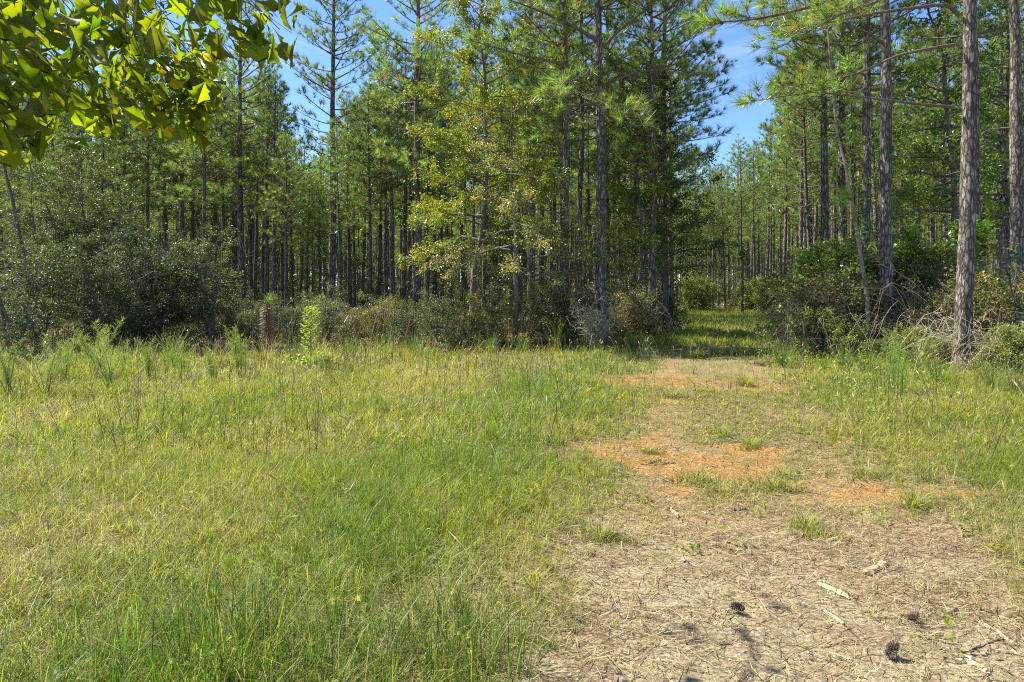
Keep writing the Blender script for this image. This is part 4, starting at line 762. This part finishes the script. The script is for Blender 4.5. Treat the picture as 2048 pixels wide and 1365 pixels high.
def meadow_weeds():
    r = np.random.default_rng(35); n = 1500; y = np.sqrt(r.random(n) * (15**2 - 2.3**2) + 5.3); x = (r.random(n) * 2 - 1) * (.8 * y + 1); k = (r.random(n) < (1 - wood(x, y)) * (.25 + .75 * sstep(.45, .6, fbm(x * .7 + 70, y * .7, 3))) * (1 - .9 * bare(x, y))); x, y = x[k], y[k]; n = len(x); m = 16
    X_ = np.repeat(x, m) + r.normal(size=n * m) * .05; Y_ = np.repeat(y, m) + r.normal(size=n * m) * .05; hh = np.repeat(.05 + .16 * r.random(n), m)
    Dn = rdir(r, n * m) * np.array([1, 1, .5]); Dn /= np.linalg.norm(Dn, axis=1)[:, None]; a_ = np.cross(np.array([0, 0, 1.]) + r.normal(size=(n * m, 3)) * .35, Dn); a_ /= np.linalg.norm(a_, axis=1)[:, None]
    c = np.repeat(np.where(r.random((n, 1)) < .6, np.array([.22, .30, .04]), np.where(r.random((n, 1)) < .6, np.array([.40, .38, .04]), np.array([.20, .25, .10]))), m, 0) * (.7 + .6 * r.random((n * m, 1)))
    g = Geo(); scatter(g, LV, LF, np.stack([a_, np.cross(Dn, a_), Dn], -1), np.stack([X_, Y_, gz(X_, Y_) + hh * r.random(n * m)], -1), (.022 + .03 * r.random(n * m)), c)
    o = obj("meadow_weeds", g.mesh("meadow_weeds", M_grass)); o['kind'] = 'stuff'; tag(o, "small broad-leaved yellow-green weeds scattered through the meadow grass", "weeds")
meadow_weeds()
# bright sapling
rng = np.random.default_rng(51); w_ = G2W(620, 752); g = Geo(); gl = Geo(); H = 1.22
st = np.array([[0, 0, 0], [.02, 0, .4], [.0, .02, .8], [.03, .0, H]]); st = bez(st, 12); tube(g, st, .009 * (1 - .6 * np.linspace(0, 1, len(st))), 6, (.16, .13, .07))
P = []; D_ = []
for i in range(46):
    u = .3 + .7 * i / 46; p = np.array([np.interp(u * H, st[:, 2], st[:, 0]), np.interp(u * H, st[:, 2], st[:, 1]), u * H]); a = i * 2.4; l = .05 + .12 * (1 - abs(u - .5)); e = p + np.array([cos(a), sin(a), .9]) * l; tube(g, [p, e], [.003, .002], 3, (.2, .2, .06))
    for q in range(5): f = .3 + .7 * q / 4; P.append(p + (e - p) * f); D_.append(np.array([cos(a + (q % 2 - .5) * 1.6), sin(a + (q % 2 - .5) * 1.6), .35]))
for b in range(9):
    a = b * .7 + rng.normal() * .2; L_ = .35 + .35 * rng.random(); p0 = st[2] + rng.normal(size=3) * .02; e = p0 + np.array([cos(a) * L_, sin(a) * L_, .02 + .2 * rng.random()]); pb = bez([p0, (p0 + e) / 2 + [0, 0, .08], e], 6); tube(g, pb, .004, 4, (.14, .11, .06))
    for q in range(18): p = pb[rng.integers(1, len(pb))]; P.append(p + rng.normal(size=3) * .03); D_.append(rdir(rng, 1)[0] + np.array([0, 0, .2]))
P = np.array(P); D_ = np.array(D_); D_ /= np.linalg.norm(D_, axis=1)[:, None]; a_ = np.cross(np.array([0, 0, 1.]) + rng.normal(size=P.shape) * .3, D_); a_ /= np.linalg.norm(a_, axis=1)[:, None]
scatter(gl, LV, LF, np.stack([a_, np.cross(D_, a_), D_], -1), P, .065 + .03 * rng.random(len(P)), np.array([[.30, .40, .04]]) * (.65 + .6 * rng.random((len(P), 1))))
t = thing("sapling", "bright yellow-green sapling standing alone in the meadow before the left stand", "sapling", (w_[0], w_[1], float(gz(w_[0], w_[1])))); obj("stem", g.mesh("s", M_twig, True), t); obj("foliage", gl.mesh("f", M_leaf), t)
# shaggy brown stump
w_ = np.array([XD(535, 16.6), 16.6, 0]); g = Geo(); gn = Geo(); tube(g, bez([[0, 0, -.05], [.01, 0, .5], [0, .02, 1.0], [.02, 0, 1.25]], 12), .06, 9, (.17, .11, .07)); n = 900
z = rng.random(n) * 1.2; a = rng.random(n) * 6.3; P = np.stack([np.cos(a) * .05, np.sin(a) * .05, z], -1); D_ = np.stack([np.cos(a), np.sin(a), -.5 + .4 * rng.random(n)], -1); pv = np.array([[-.06, 0, 0], [.06, 0, 0], [.03, .05, .6], [-.02, 0, 1.0]]); pf = np.array([[0, 1, 2, 3]])
scatter(gn, pv, pf, frames(D_, rng.random(n) * 6), P, .10 + .08 * rng.random(n), np.array([[.40, .27, .16]]) * (.5 + .8 * rng.random((n, 1))))
gg = Geo(); add_tufts(gg, [np.array([.02, 0, 1.25])] * 5, [np.array([rng.normal() * .5, rng.normal() * .5, 1]) for _ in range(5)], rng, 30, .25, .006, np.array([.14, .22, .05]))
t = thing("shaggy_stump", "shaggy brown stem of a young pine clad in dead needles, left of the bright sapling", "young pine", tuple(w_)); obj("trunk", g.mesh("s", M_twig, True), t); obj("dead_needles", gn.mesh("f", M_dry), t); obj("green_tuft", gg.mesh("u", M_needle), t)
# pale wispy bush at the foot of the big pine
rng = np.random.default_rng(54); g = Geo()
for i in range(70):
    a = rng.random() * 6.3; h = 1.35 * (.4 + .6 * rng.random()); l = .75 * rng.random(); p = bez([[0, 0, 0], [cos(a) * l * .3, sin(a) * l * .3, h * .5], [cos(a) * l, sin(a) * l, h]], 6); tube(g, p, .003, 3, np.array([.34, .33, .2]) * (.6 + .6 * rng.random()))
    for q in range(22):
        s = p[rng.integers(2, len(p))]; d = rng.normal(size=3) * .09 + [0, 0, .03]; tube(g, [s, s + d], [.007, .003], 3, np.array([.38, .38, .22]) * (.6 + .6 * rng.random()))
t = obj("wispy_bush", g.mesh("wispy", M_dry), None, (XD(1190, 17.8), 17.8, 0)); tag(t, "pale wispy bush at the foot of the tall pale pine", "bush")

# ------------------------------------------------------------------ things lying on the track
def cone_geo(seed):
    rng = np.random.default_rng(seed); g = Geo(); gs = Geo(); H = .085
    t = np.linspace(0, 1, 8); tube(g, np.stack([0 * t, 0 * t, t * H], -1), .009 * np.sin(pi * (.15 + .8 * t)) + .002, 8, (.07, .05, .04))
    pv = np.array([[-.35, 0, 0], [.35, 0, 0], [.5, .08, .75], [0, .22, 1.0], [-.5, .08, .75], [0, .34, .82], [-.3, .12, .05], [.3, .12, .05]])
    pf = np.array([[0, 1, 2], [0, 2, 3], [0, 3, 4], [2, 5, 3], [4, 3, 5], [6, 5, 4], [7, 2, 5], [6, 7, 5]])
    N_ = 84; i = np.arange(N_); u = (i + .5) / N_; a = i * 2.39996; P = np.stack([np.cos(a) * .004, np.sin(a) * .004, H * (.03 + .92 * u)], -1)
    ln = .031 * np.sin(pi * (.20 + .70 * u))**.8; el = -.35 + 1.5 * u; D_ = np.stack([np.cos(a) * np.cos(el), np.sin(a) * np.cos(el), np.sin(el)], -1)
    b_ = np.stack([-np.cos(a) * np.sin(el), -np.sin(a) * np.sin(el), np.cos(el)], -1); a_ = np.cross(b_, D_)
    pc = np.array([[.45] * 3, [.45] * 3, [1.4] * 3, [2.5, 2.4, 2.2], [1.4] * 3, [1.7] * 3, [.5] * 3, [.5] * 3])
    M = np.stack([a_ * .42, b_ * .55, D_], -1); scatter(gs, pv, pf, M, P, ln, np.array([[.13, .095, .07]]) * (.8 + .5 * rng.random((N_, 1))), pc=pc)
    return g.mesh("core", M_soil_obj, True), gs.mesh("scales", M_soil_obj)
cg = cone_geo(1)
for px, py, s, rz, ti, lab in [(1465, 1222, .8, .5, (1.35, .3), "pine cone farthest left on the bare sandy track, lying on its side"), (1822, 1250, .8, 2.2, (1.3, .2), "pine cone in the middle of the three, beside a thin dark stick"), (1773, 1316, .9, 1.1, (.55, .35), "nearest and largest pine cone on the bare sandy track, nearly upright")]:
    w_ = G2W(px, py); t = thing("pine_cone", lab, "pine cone", (w_[0], w_[1], float(gz(w_[0], w_[1])) + (.028 if ti[0] > 1 else .012)), rz, s, "pine cones on the track", ti); obj("core", cg[0], t); obj("scales", cg[1], t)
def wood_piece(name, p0, p1, w0, w1, th, col, label, cat, seed, sides=6, wob=.006, ragged=True):
    rng = np.random.default_rng(seed); a = G2W(*p0); b = G2W(*p1); n = 9; t = np.linspace(0, 1, n)[:, None]; p = a + (b - a) * t + np.cumsum(rng.normal(size=(n, 3)), 0) * wob * np.array([1, 1, .3]); p = p - 0
    p[:, 2] = gz(p[:, 0], p[:, 1]) + th * .45 + np.abs(p[:, 2] - 0) * .3
    T = (b - a) / np.linalg.norm(b - a); S = np.cross(T, [0, 0, 1.]); w_ = np.interp(t[:, 0], [0, .15, .85, 1], [w0 * .6, w0, w1, w1 * .4]) * (1 + .15 * rng.normal(size=n)); an = np.arange(sides) / sides * 2 * pi
    hh = th * np.interp(t[:, 0], [0, .1, .9, 1], [.6, 1, 1, .5])
    V = p[:, None] + S[None, None] * (w_[:, None] * np.cos(an)[None])[..., None] / 2 + np.array([0, 0, 1.]) * (hh[:, None] * np.sin(an)[None])[..., None] / 1 + rng.normal(size=(n, sides, 3)) * .0015
    i = np.arange(n - 1)[:, None] * sides; j = np.arange(sides)[None]; k = (j + 1) % sides; f = np.stack([i + j, i + k, i + sides + k, i + sides + j], -1).reshape(-1, 4)
    g = Geo(); c0 = p.mean(0); V = V.reshape(-1, 3); V = np.vstack([V, p[:1], p[-1:]]) - c0; g.add(V, f, np.clip(np.array(col) * (.8 + .4 * rng.random((len(V), 1))), 0, .8)); e = len(V)
    g.t.append(np.array([[(q + 1) % sides, q, e - 2] for q in range(sides)] + [[(n - 1) * sides + q, (n - 1) * sides + (q + 1) % sides, e - 1] for q in range(sides)])); g.mt.append(np.zeros(2 * sides, np.int32))
    o = obj(name, g.mesh(name, M_soil_obj, False), None, tuple(c0)); tag(o, label, cat)
PALE = (.47, .385, .25); GREYB = (.42, .33, .23); DK = (.13, .09, .06)
wood_piece("wood_slab", (1636, 1166), (1712, 1200), .045, .035, .010, PALE, "pale split wood slab left of the cones, under the small broken chunk", "wood slab", 1)
wood_piece("wood_slab", (1650, 1222), (1702, 1256), .03, .02, .007, (.43, .35, .23), "short pale sliver of wood next left of the nearest cones", "wood slab", 2)
wood_piece("wood_chunk", (1722, 1150), (1765, 1128), .05, .06, .018, (.42, .29, .16), "broken orange-brown chunk of wood above the pale slab", "wood chunk", 3, wob=.004)
wood_piece("wood_slab", (1930, 1310), (1962, 1345), .04, .035, .010, PALE, "thick pale wood chip near the bottom right corner", "wood slab", 4)
wood_piece("stick", (1962, 1242), (2046, 1292), .016, .014, .008, (.42, .33, .21), "long pale stick near the right edge, upper of two", "stick", 5)
wood_piece("stick", (1990, 1303), (2047, 1316), .016, .016, .008, (.40, .31, .2), "pale stick cut by the right edge, lower of two", "stick", 6)
wood_piece("stick", (1845, 1276), (1915, 1282), .010, .008, .005, (.40, .31, .21), "thin stick lying right of the middle pine cone", "stick", 7)
wood_piece("stick", (1930, 1300), (2020, 1268), .006, .005, .003, DK, "thin dark twig crossing the pale sticks near the right edge", "stick", 8)
wood_piece("stick", (1890, 1228), (1912, 1218), .012, .008, .006, DK, "short dark twig above the pale sticks at right", "stick", 18)
wood_piece("stick", (1282, 928), (1352, 926), .022, .014, .010, (.30, .17, .10), "curved brown stick on the orange clay patch", "stick", 9)
wood_piece("stick", (1296, 926), (1318, 918), .016, .010, .012, (.20, .12, .08), "dark stub lying on the stick on the orange clay", "stick", 19)
wood_piece("stick", (1595, 764), (1640, 780), .07, .04, .025, (.22, .15, .11), "dead branch lying at the right side of the track", "branch", 10)
wood_piece("stick", (1602, 780), (1630, 768), .05, .03, .02, (.30, .23, .17), "second dead branch crossing the first right of the track", "branch", 11)
wood_piece("wood_chunk", (1588, 1068), (1606, 1078), .05, .05, .015, (.16, .11, .07), "small dark lump of bark at the grass tuft on the bare track", "bark piece", 12)
wood_piece("wood_chunk", (1462, 1018), (1486, 1020), .05, .04, .016, (.18, .13, .09), "dark bark lump just below the orange clay", "bark piece", 13)
wood_piece("wood_slab", (1400, 1026), (1424, 1032), .022, .02, .006, (.6, .45, .3), "tiny pale chip left of the dark bark lump", "wood chip", 14)
wood_piece("stick", (1345, 1018), (1356, 1040), .03, .025, .014, (.38, .30, .2), "short upright-looking pale chip on the upper bare track", "wood chip", 15)
wood_piece("wood_chunk", (1655, 1085), (1685, 1078), .04, .03, .01, (.5, .42, .3), "pale leaf-like chip beside the grass on the bare track", "wood chip", 16)
wood_piece("wood_chunk", (1225, 1355), (1255, 1362), .05, .04, .012, (.2, .16, .12), "grey bark piece in the shade at the bottom of the track", "bark piece", 17)
wood_piece("wood_chunk", (1435, 1288), (1455, 1283), .025, .02, .008, (.26, .19, .12), "curled dead leaf bit on the sand between the cones and the shaded grass", "bark piece", 20)
0 and wood_piece("shadow_strip", (1315, 733), (1480, 736), .05, .04, .03, (.10, .07, .05), "dark strip modelled as a shadow line across the track before the shade", "modelled shadow", 21, wob=.03)  # switched off: thin dark strip modelled in place of a shadow line

# ------------------------------------------------------------------ dark rushes at the bottom of the meadow
def rush_geo(seed, n, H, R0):
    r = np.random.default_rng(seed); g = Geo(); a = r.random(n) * 6.3; q = r.random(n)**.6 * R0; c = np.where(r.random((n, 1)) < .75, np.array([.065, .135, .022]), np.array([.30, .27, .11])) * (.6 + .8 * r.random((n, 1)))
    blades(g, np.cos(a) * q, np.sin(a) * q, H * (.4 + .6 * r.random(n)), .0035 + .002 * r.random(n), r.normal(.5, .3, n).clip(.02, 1.15), a + r.normal(size=n) * .9, c, c * 1.2, 4, z0=np.zeros(n)); return g.mesh("blades", M_grass)
ru = [rush_geo(91, 140, .50, .26), rush_geo(92, 95, .40, .24)]
for k_, px, py, s, lab in [(0, 480, 1330, 1.0, "dark upright grass clump with the tallest blades, bottom centre-left"), (0, 420, 1370, 1.0, "dark grass clump at the bottom edge left of the tallest blades"), (1, 620, 1345, 1.0, "dark grass clump right of the tallest blades at the bottom"), (1, 900, 1300, 1.05, "dark grass clump beside the left end of the bare track"), (0, 960, 1370, .9, "dark grass clump in shade at the bottom where grass meets the track"), (1, 180, 1360, .9, "dark grass clump in the bottom left corner"), (1, 730, 1375, 1.0, "dark grass clump at the bottom centre")]:
    w_ = G2W(px, py); o = obj("grass_clump", ru[k_], None, (w_[0], w_[1], float(gz(w_[0], w_[1])) - .01)); o.scale = (s, s, s); o.rotation_euler = (0, 0, rr.uniform(0, 6)); tag(o, lab, "grass clump", "dark grass clumps at the bottom")

# ------------------------------------------------------------------ the oak whose branches hang into the picture
def oak_leaf(v):                    # outline of half a leaf: narrow base, lobed broad end with bristle tips
    hs = [[(0, 0), (.03, .12), (.09, .25), (.16, .36), (.23, .44), (.30, .50), (.27, .56), (.26, .62), (.33, .70), (.40, .79), (.30, .83), (.20, .85), (.11, .92), (0, 1.02)],
          [(0, 0), (.03, .10), (.10, .20), (.19, .29), (.20, .37), (.20, .44), (.29, .51), (.36, .59), (.30, .66), (.26, .72), (.27, .80), (.22, .89), (.12, .93), (0, 1.03)],
          [(0, 0), (.02, .15), (.06, .32), (.12, .48), (.20, .60), (.34, .68), (.44, .76), (.36, .80), (.26, .82), (.22, .90), (.18, .97), (.10, .93), (.05, .96), (0, 1.03)]][v]
    h = np.array(hs); n = len(h); mid = np.stack([0 * h[:, 0], h[:, 1]], -1)
    curl = lambda y: -.22 * y**2
    V = []; 
    for x_, y_ in h: V.append([x_, .28 * x_ + .10 * sin(y_ * 9) * x_ + curl(y_), y_])
    for x_, y_ in h[1:-1]: V.append([-x_ * .93, .28 * x_ - .12 * sin(y_ * 8) * x_ + curl(y_), y_])
    for x_, y_ in mid[1:-1]: V.append([0, curl(y_), y_])
    V = np.array(V); f = []
    Rr = list(range(n)); Ll = [0] + list(range(n, 2 * n - 2)) + [n - 1]; Mm = [0] + list(range(2 * n - 2, 3 * n - 4)) + [n - 1]
    for i in range(n - 1):
        for A in (Rr, Ll):
            q = [A[i], A[i + 1], Mm[i + 1], Mm[i]]; q2 = list(dict.fromkeys(q))
            if len(q2) == 4: f += [[q[0], q[1], q[2]], [q[0], q[2], q[3]]]
            elif len(q2) == 3: f.append(q2)
    return V, np.array(f)
def oak():
    rng = np.random.default_rng(77); gb = Geo(); gl = Geo(); base = np.array([-4.6, 1.0, 0]); bc = (.15, .125, .10)
    tr = bez([base, base + [.05, .05, 1.5], base + [-.05, .1, 3.2], base + [.1, 0, 6], base + [.3, .2, 9]], 24) ; gt = Geo(); tube(gt, tr - base, .21 * (1 - .7 * np.linspace(0, 1, len(tr))) + .02, 16, (.3, .25, .2), 0, .08, rng)
    def outline(px):               # how far down the leaves hang, in the photograph
        return np.interp(px, [-400, 0, 60, 120, 180, 240, 330, 400, 440, 460, 520, 560, 590, 620, 720], [330, 325, 310, 235, 280, 262, 282, 282, 250, 115, 120, 130, 95, -30, -300])
    P, D = [], []
    mains = [[(-4.6, 1.0, 3.4), (-3.6, 1.5, 3.3), (-2.4, 2.2, 3.1), (-1.6, 2.9, 2.95), (-1.25, 3.2, 2.95)],
             [(-4.6, 1.0, 2.9), (-3.6, 1.9, 2.85), (-2.9, 2.8, 2.85), (-2.5, 3.5, 2.95), (-2.0, 4.0, 2.98)],
             [(-4.55, 1.0, 3.9), (-3.4, 1.3, 3.9), (-2.2, 2.1, 3.45), (-1.3, 2.35, 2.95), (-.75, 2.3, 2.6)],
             [(-4.6, 1.0, 2.6), (-3.6, 1.7, 2.5), (-2.8, 2.3, 2.4), (-2.2, 2.6, 2.35)],
             [(-4.5, 1.0, 4.6), (-3.2, 2.4, 4.4), (-2.3, 3.6, 4.2), (-1.9, 4.2, 4.1)]]
    for mpts in mains:
        pth = bez(mpts, 24); n = len(pth); tube(gb, pth - base, .026 * (1 - .9 * np.linspace(0, 1, n)) + .002, 8, bc)
        T = np.gradient(pth, axis=0)
        for q in range(17):
            i = rng.integers(n // 4, n); p = pth[i]; d = T[i] / np.linalg.norm(T[i]) + rng.normal(size=3) * np.array([.6, .6, .3]); d[2] -= .12; d /= np.linalg.norm(d); L_ = .25 + .45 * rng.random()
            tw = np.array([p, p + d * L_ * .5 + rng.normal(size=3) * .02, p + d * L_ - [0, 0, .10 * L_ * 2]]); tw = bez(tw, 6)
            if tw[-1][1] > .9 and HOR - (tw[-1][2] - CAMH) / tw[-1][1] * F > outline(1024 + tw[-1][0] / tw[-1][1] * F) - 25: continue
            tube(gb, tw - base, .0035 * (1 - .7 * np.linspace(0, 1, len(tw))), 4, bc)
            P.append(tw[-1]); D.append(d)
    keep = []
    LP_, LD_ = [], []
    for p, d in zip(P, D):
        k = rng.integers(2, 6)
        for q in range(k):
            dd = d * .6 + rng.normal(size=3) * .45 + np.array([.3, 0, 0]); dd[2] -= .6; dd /= np.linalg.norm(dd); LP_.append(p + rng.normal(size=3) * .02 - d * .05 * q); LD_.append(dd)
    # clusters at the places where leaves show
    cl = [(60, 60, 1.9), (150, 40, 1.7), (250, 30, 1.8), (370, 60, 1.75), (430, 50, 1.8), (500, 30, 1.9), (545, 70, 1.9), (520, 95, 2.0), (30, 140, 1.7), (40, 230, 1.75), (70, 250, 1.9), (20, 260, 1.8), (100, 190, 2.0), (150, 150, 2.3), (200, 120, 2.4), (200, 180, 2.6), (240, 200, 2.8), (280, 160, 2.6), (300, 190, 2.8), (340, 180, 2.9), (350, 220, 2.9), (380, 210, 2.9), (400, 170, 2.9), (400, 215, 3.0), (370, 240, 3.0), (240, 80, 2.4), (310, 80, 2.3), (320, 130, 2.6), (180, 220, 2.5), (190, 245, 2.6), (90, 110, 2.0), (300, 20, 2.0), (470, 80, 1.9), (10, 40, 1.6), (110, 20, 1.9), (400, 20, 2.0), (200, 20, 2.2), (420, 190, 3.0), (15, 190, 1.8), (130, 90, 2.2), (380, 120, 2.3), (40, 10, 1.8), (60, 180, 2.1), (365, 200, 2.8), (385, 235, 2.9), (360, 250, 3.0), (410, 195, 2.8), (425, 215, 3.0), (340, 215, 3.0), (390, 180, 2.7), (345, 160, 2.8), (270, 215, 2.8), (210, 215, 2.7), (160, 200, 2.5), (120, 150, 2.2), (560, 85, 1.9), (555, 60, 1.85), (30, 270, 1.8), (15, 285, 1.85), (60, 265, 1.9), (350, 235, 2.8), (385, 260, 2.9), (420, 180, 2.8), (320, 205, 2.8), (395, 225, 2.7), (20, 300, 1.8), (45, 285, 1.85), (5, 250, 1.7), (180, 250, 2.5), (230, 235, 2.6)]
    for (px, py, d0) in cl:
        c = PW(px, py - 25, d0); src = np.array([min(c[0] - .25, -.9), c[1] - .1, c[2] + .25]); tw = bez([src, (src + c) / 2 + rng.normal(size=3) * .04 + [0, 0, .05], c], 8); tube(gb, tw - base, .003 * (1.1 - .7 * np.linspace(0, 1, len(tw))), 4, bc)
        j = rng.integers(0, len(P)); pa = P[np.argmin([np.linalg.norm(a - src) for a in P])]; tube(gb, bez([pa, (pa + src) / 2 + [0, 0, .03], src], 5) - base, .0022, 4, bc)
        for q in range(rng.integers(6, 10)):
            dd = rng.normal(size=3) * .5 + np.array([.35, -.05, -.65]); dd /= np.linalg.norm(dd); LP_.append(c + rng.normal(size=3) * .07); LD_.append(dd)
        for q in range(4): dd = rng.normal(size=3) * .6 + np.array([.2, 0, -.5]); dd /= np.linalg.norm(dd); LP_.append(tw[rng.integers(2, len(tw))]); LD_.append(dd)
    LP_ = np.array(LP_); LD_ = np.array(LD_)
    e = LP_ + LD_ * .12; dep = np.maximum(e[:, 1], .3); px = 1024 + e[:, 0] / dep * F; py = HOR - (e[:, 2] - CAMH) / dep * F
    ok = (e[:, 1] < .9) | (py < outline(px) + 26); LP_, LD_ = LP_[ok], LD_[ok]; n = len(LP_)
    opc = np.ones((38, 3)); opc[14:26] *= .97; opc[26:] = [1.45, 1.3, 1.2]; opc[1:13:3] *= .82; opc[16:26:3] *= .85
    for v in range(3):
        s = rng.integers(0, 3, n) == v if v < 0 else (np.arange(n) % 3 == v); m = s.sum(); pv, pf = oak_leaf(v); D_ = LD_[s]; up_ = np.array([0, 0, 1.]) + rng.normal(size=(m, 3)) * .8; a_ = np.cross(up_, D_); a_ /= np.linalg.norm(a_, axis=1)[:, None]; b_ = np.cross(D_, a_)
        c = np.array([[.062, .088, .010]]) * (.7 + .6 * rng.random((m, 1))) * (1 + .08 * rng.normal(size=(m, 3))); ye = rng.random(m) < .05; c[ye] = [.2, .17, .02]
        scatter(gl, pv, pf, np.stack([a_, b_, D_], -1), LP_[s] - base, .068 + .042 * rng.random(m), c, pc=opc)
        for q in np.where(s)[0]: pass
    t = thing("oak_tree", "oak standing beside the camera whose lobed backlit leaves hang into the top left corner", "oak tree", tuple(base)); obj("trunk", gt.mesh("oak_trunk", M_bark, True), t); obj("branches", gb.mesh("oak_branches", M_twig, True), t); obj("crown", gl.mesh("oak_leaves", M_oak, True), t)
oak()
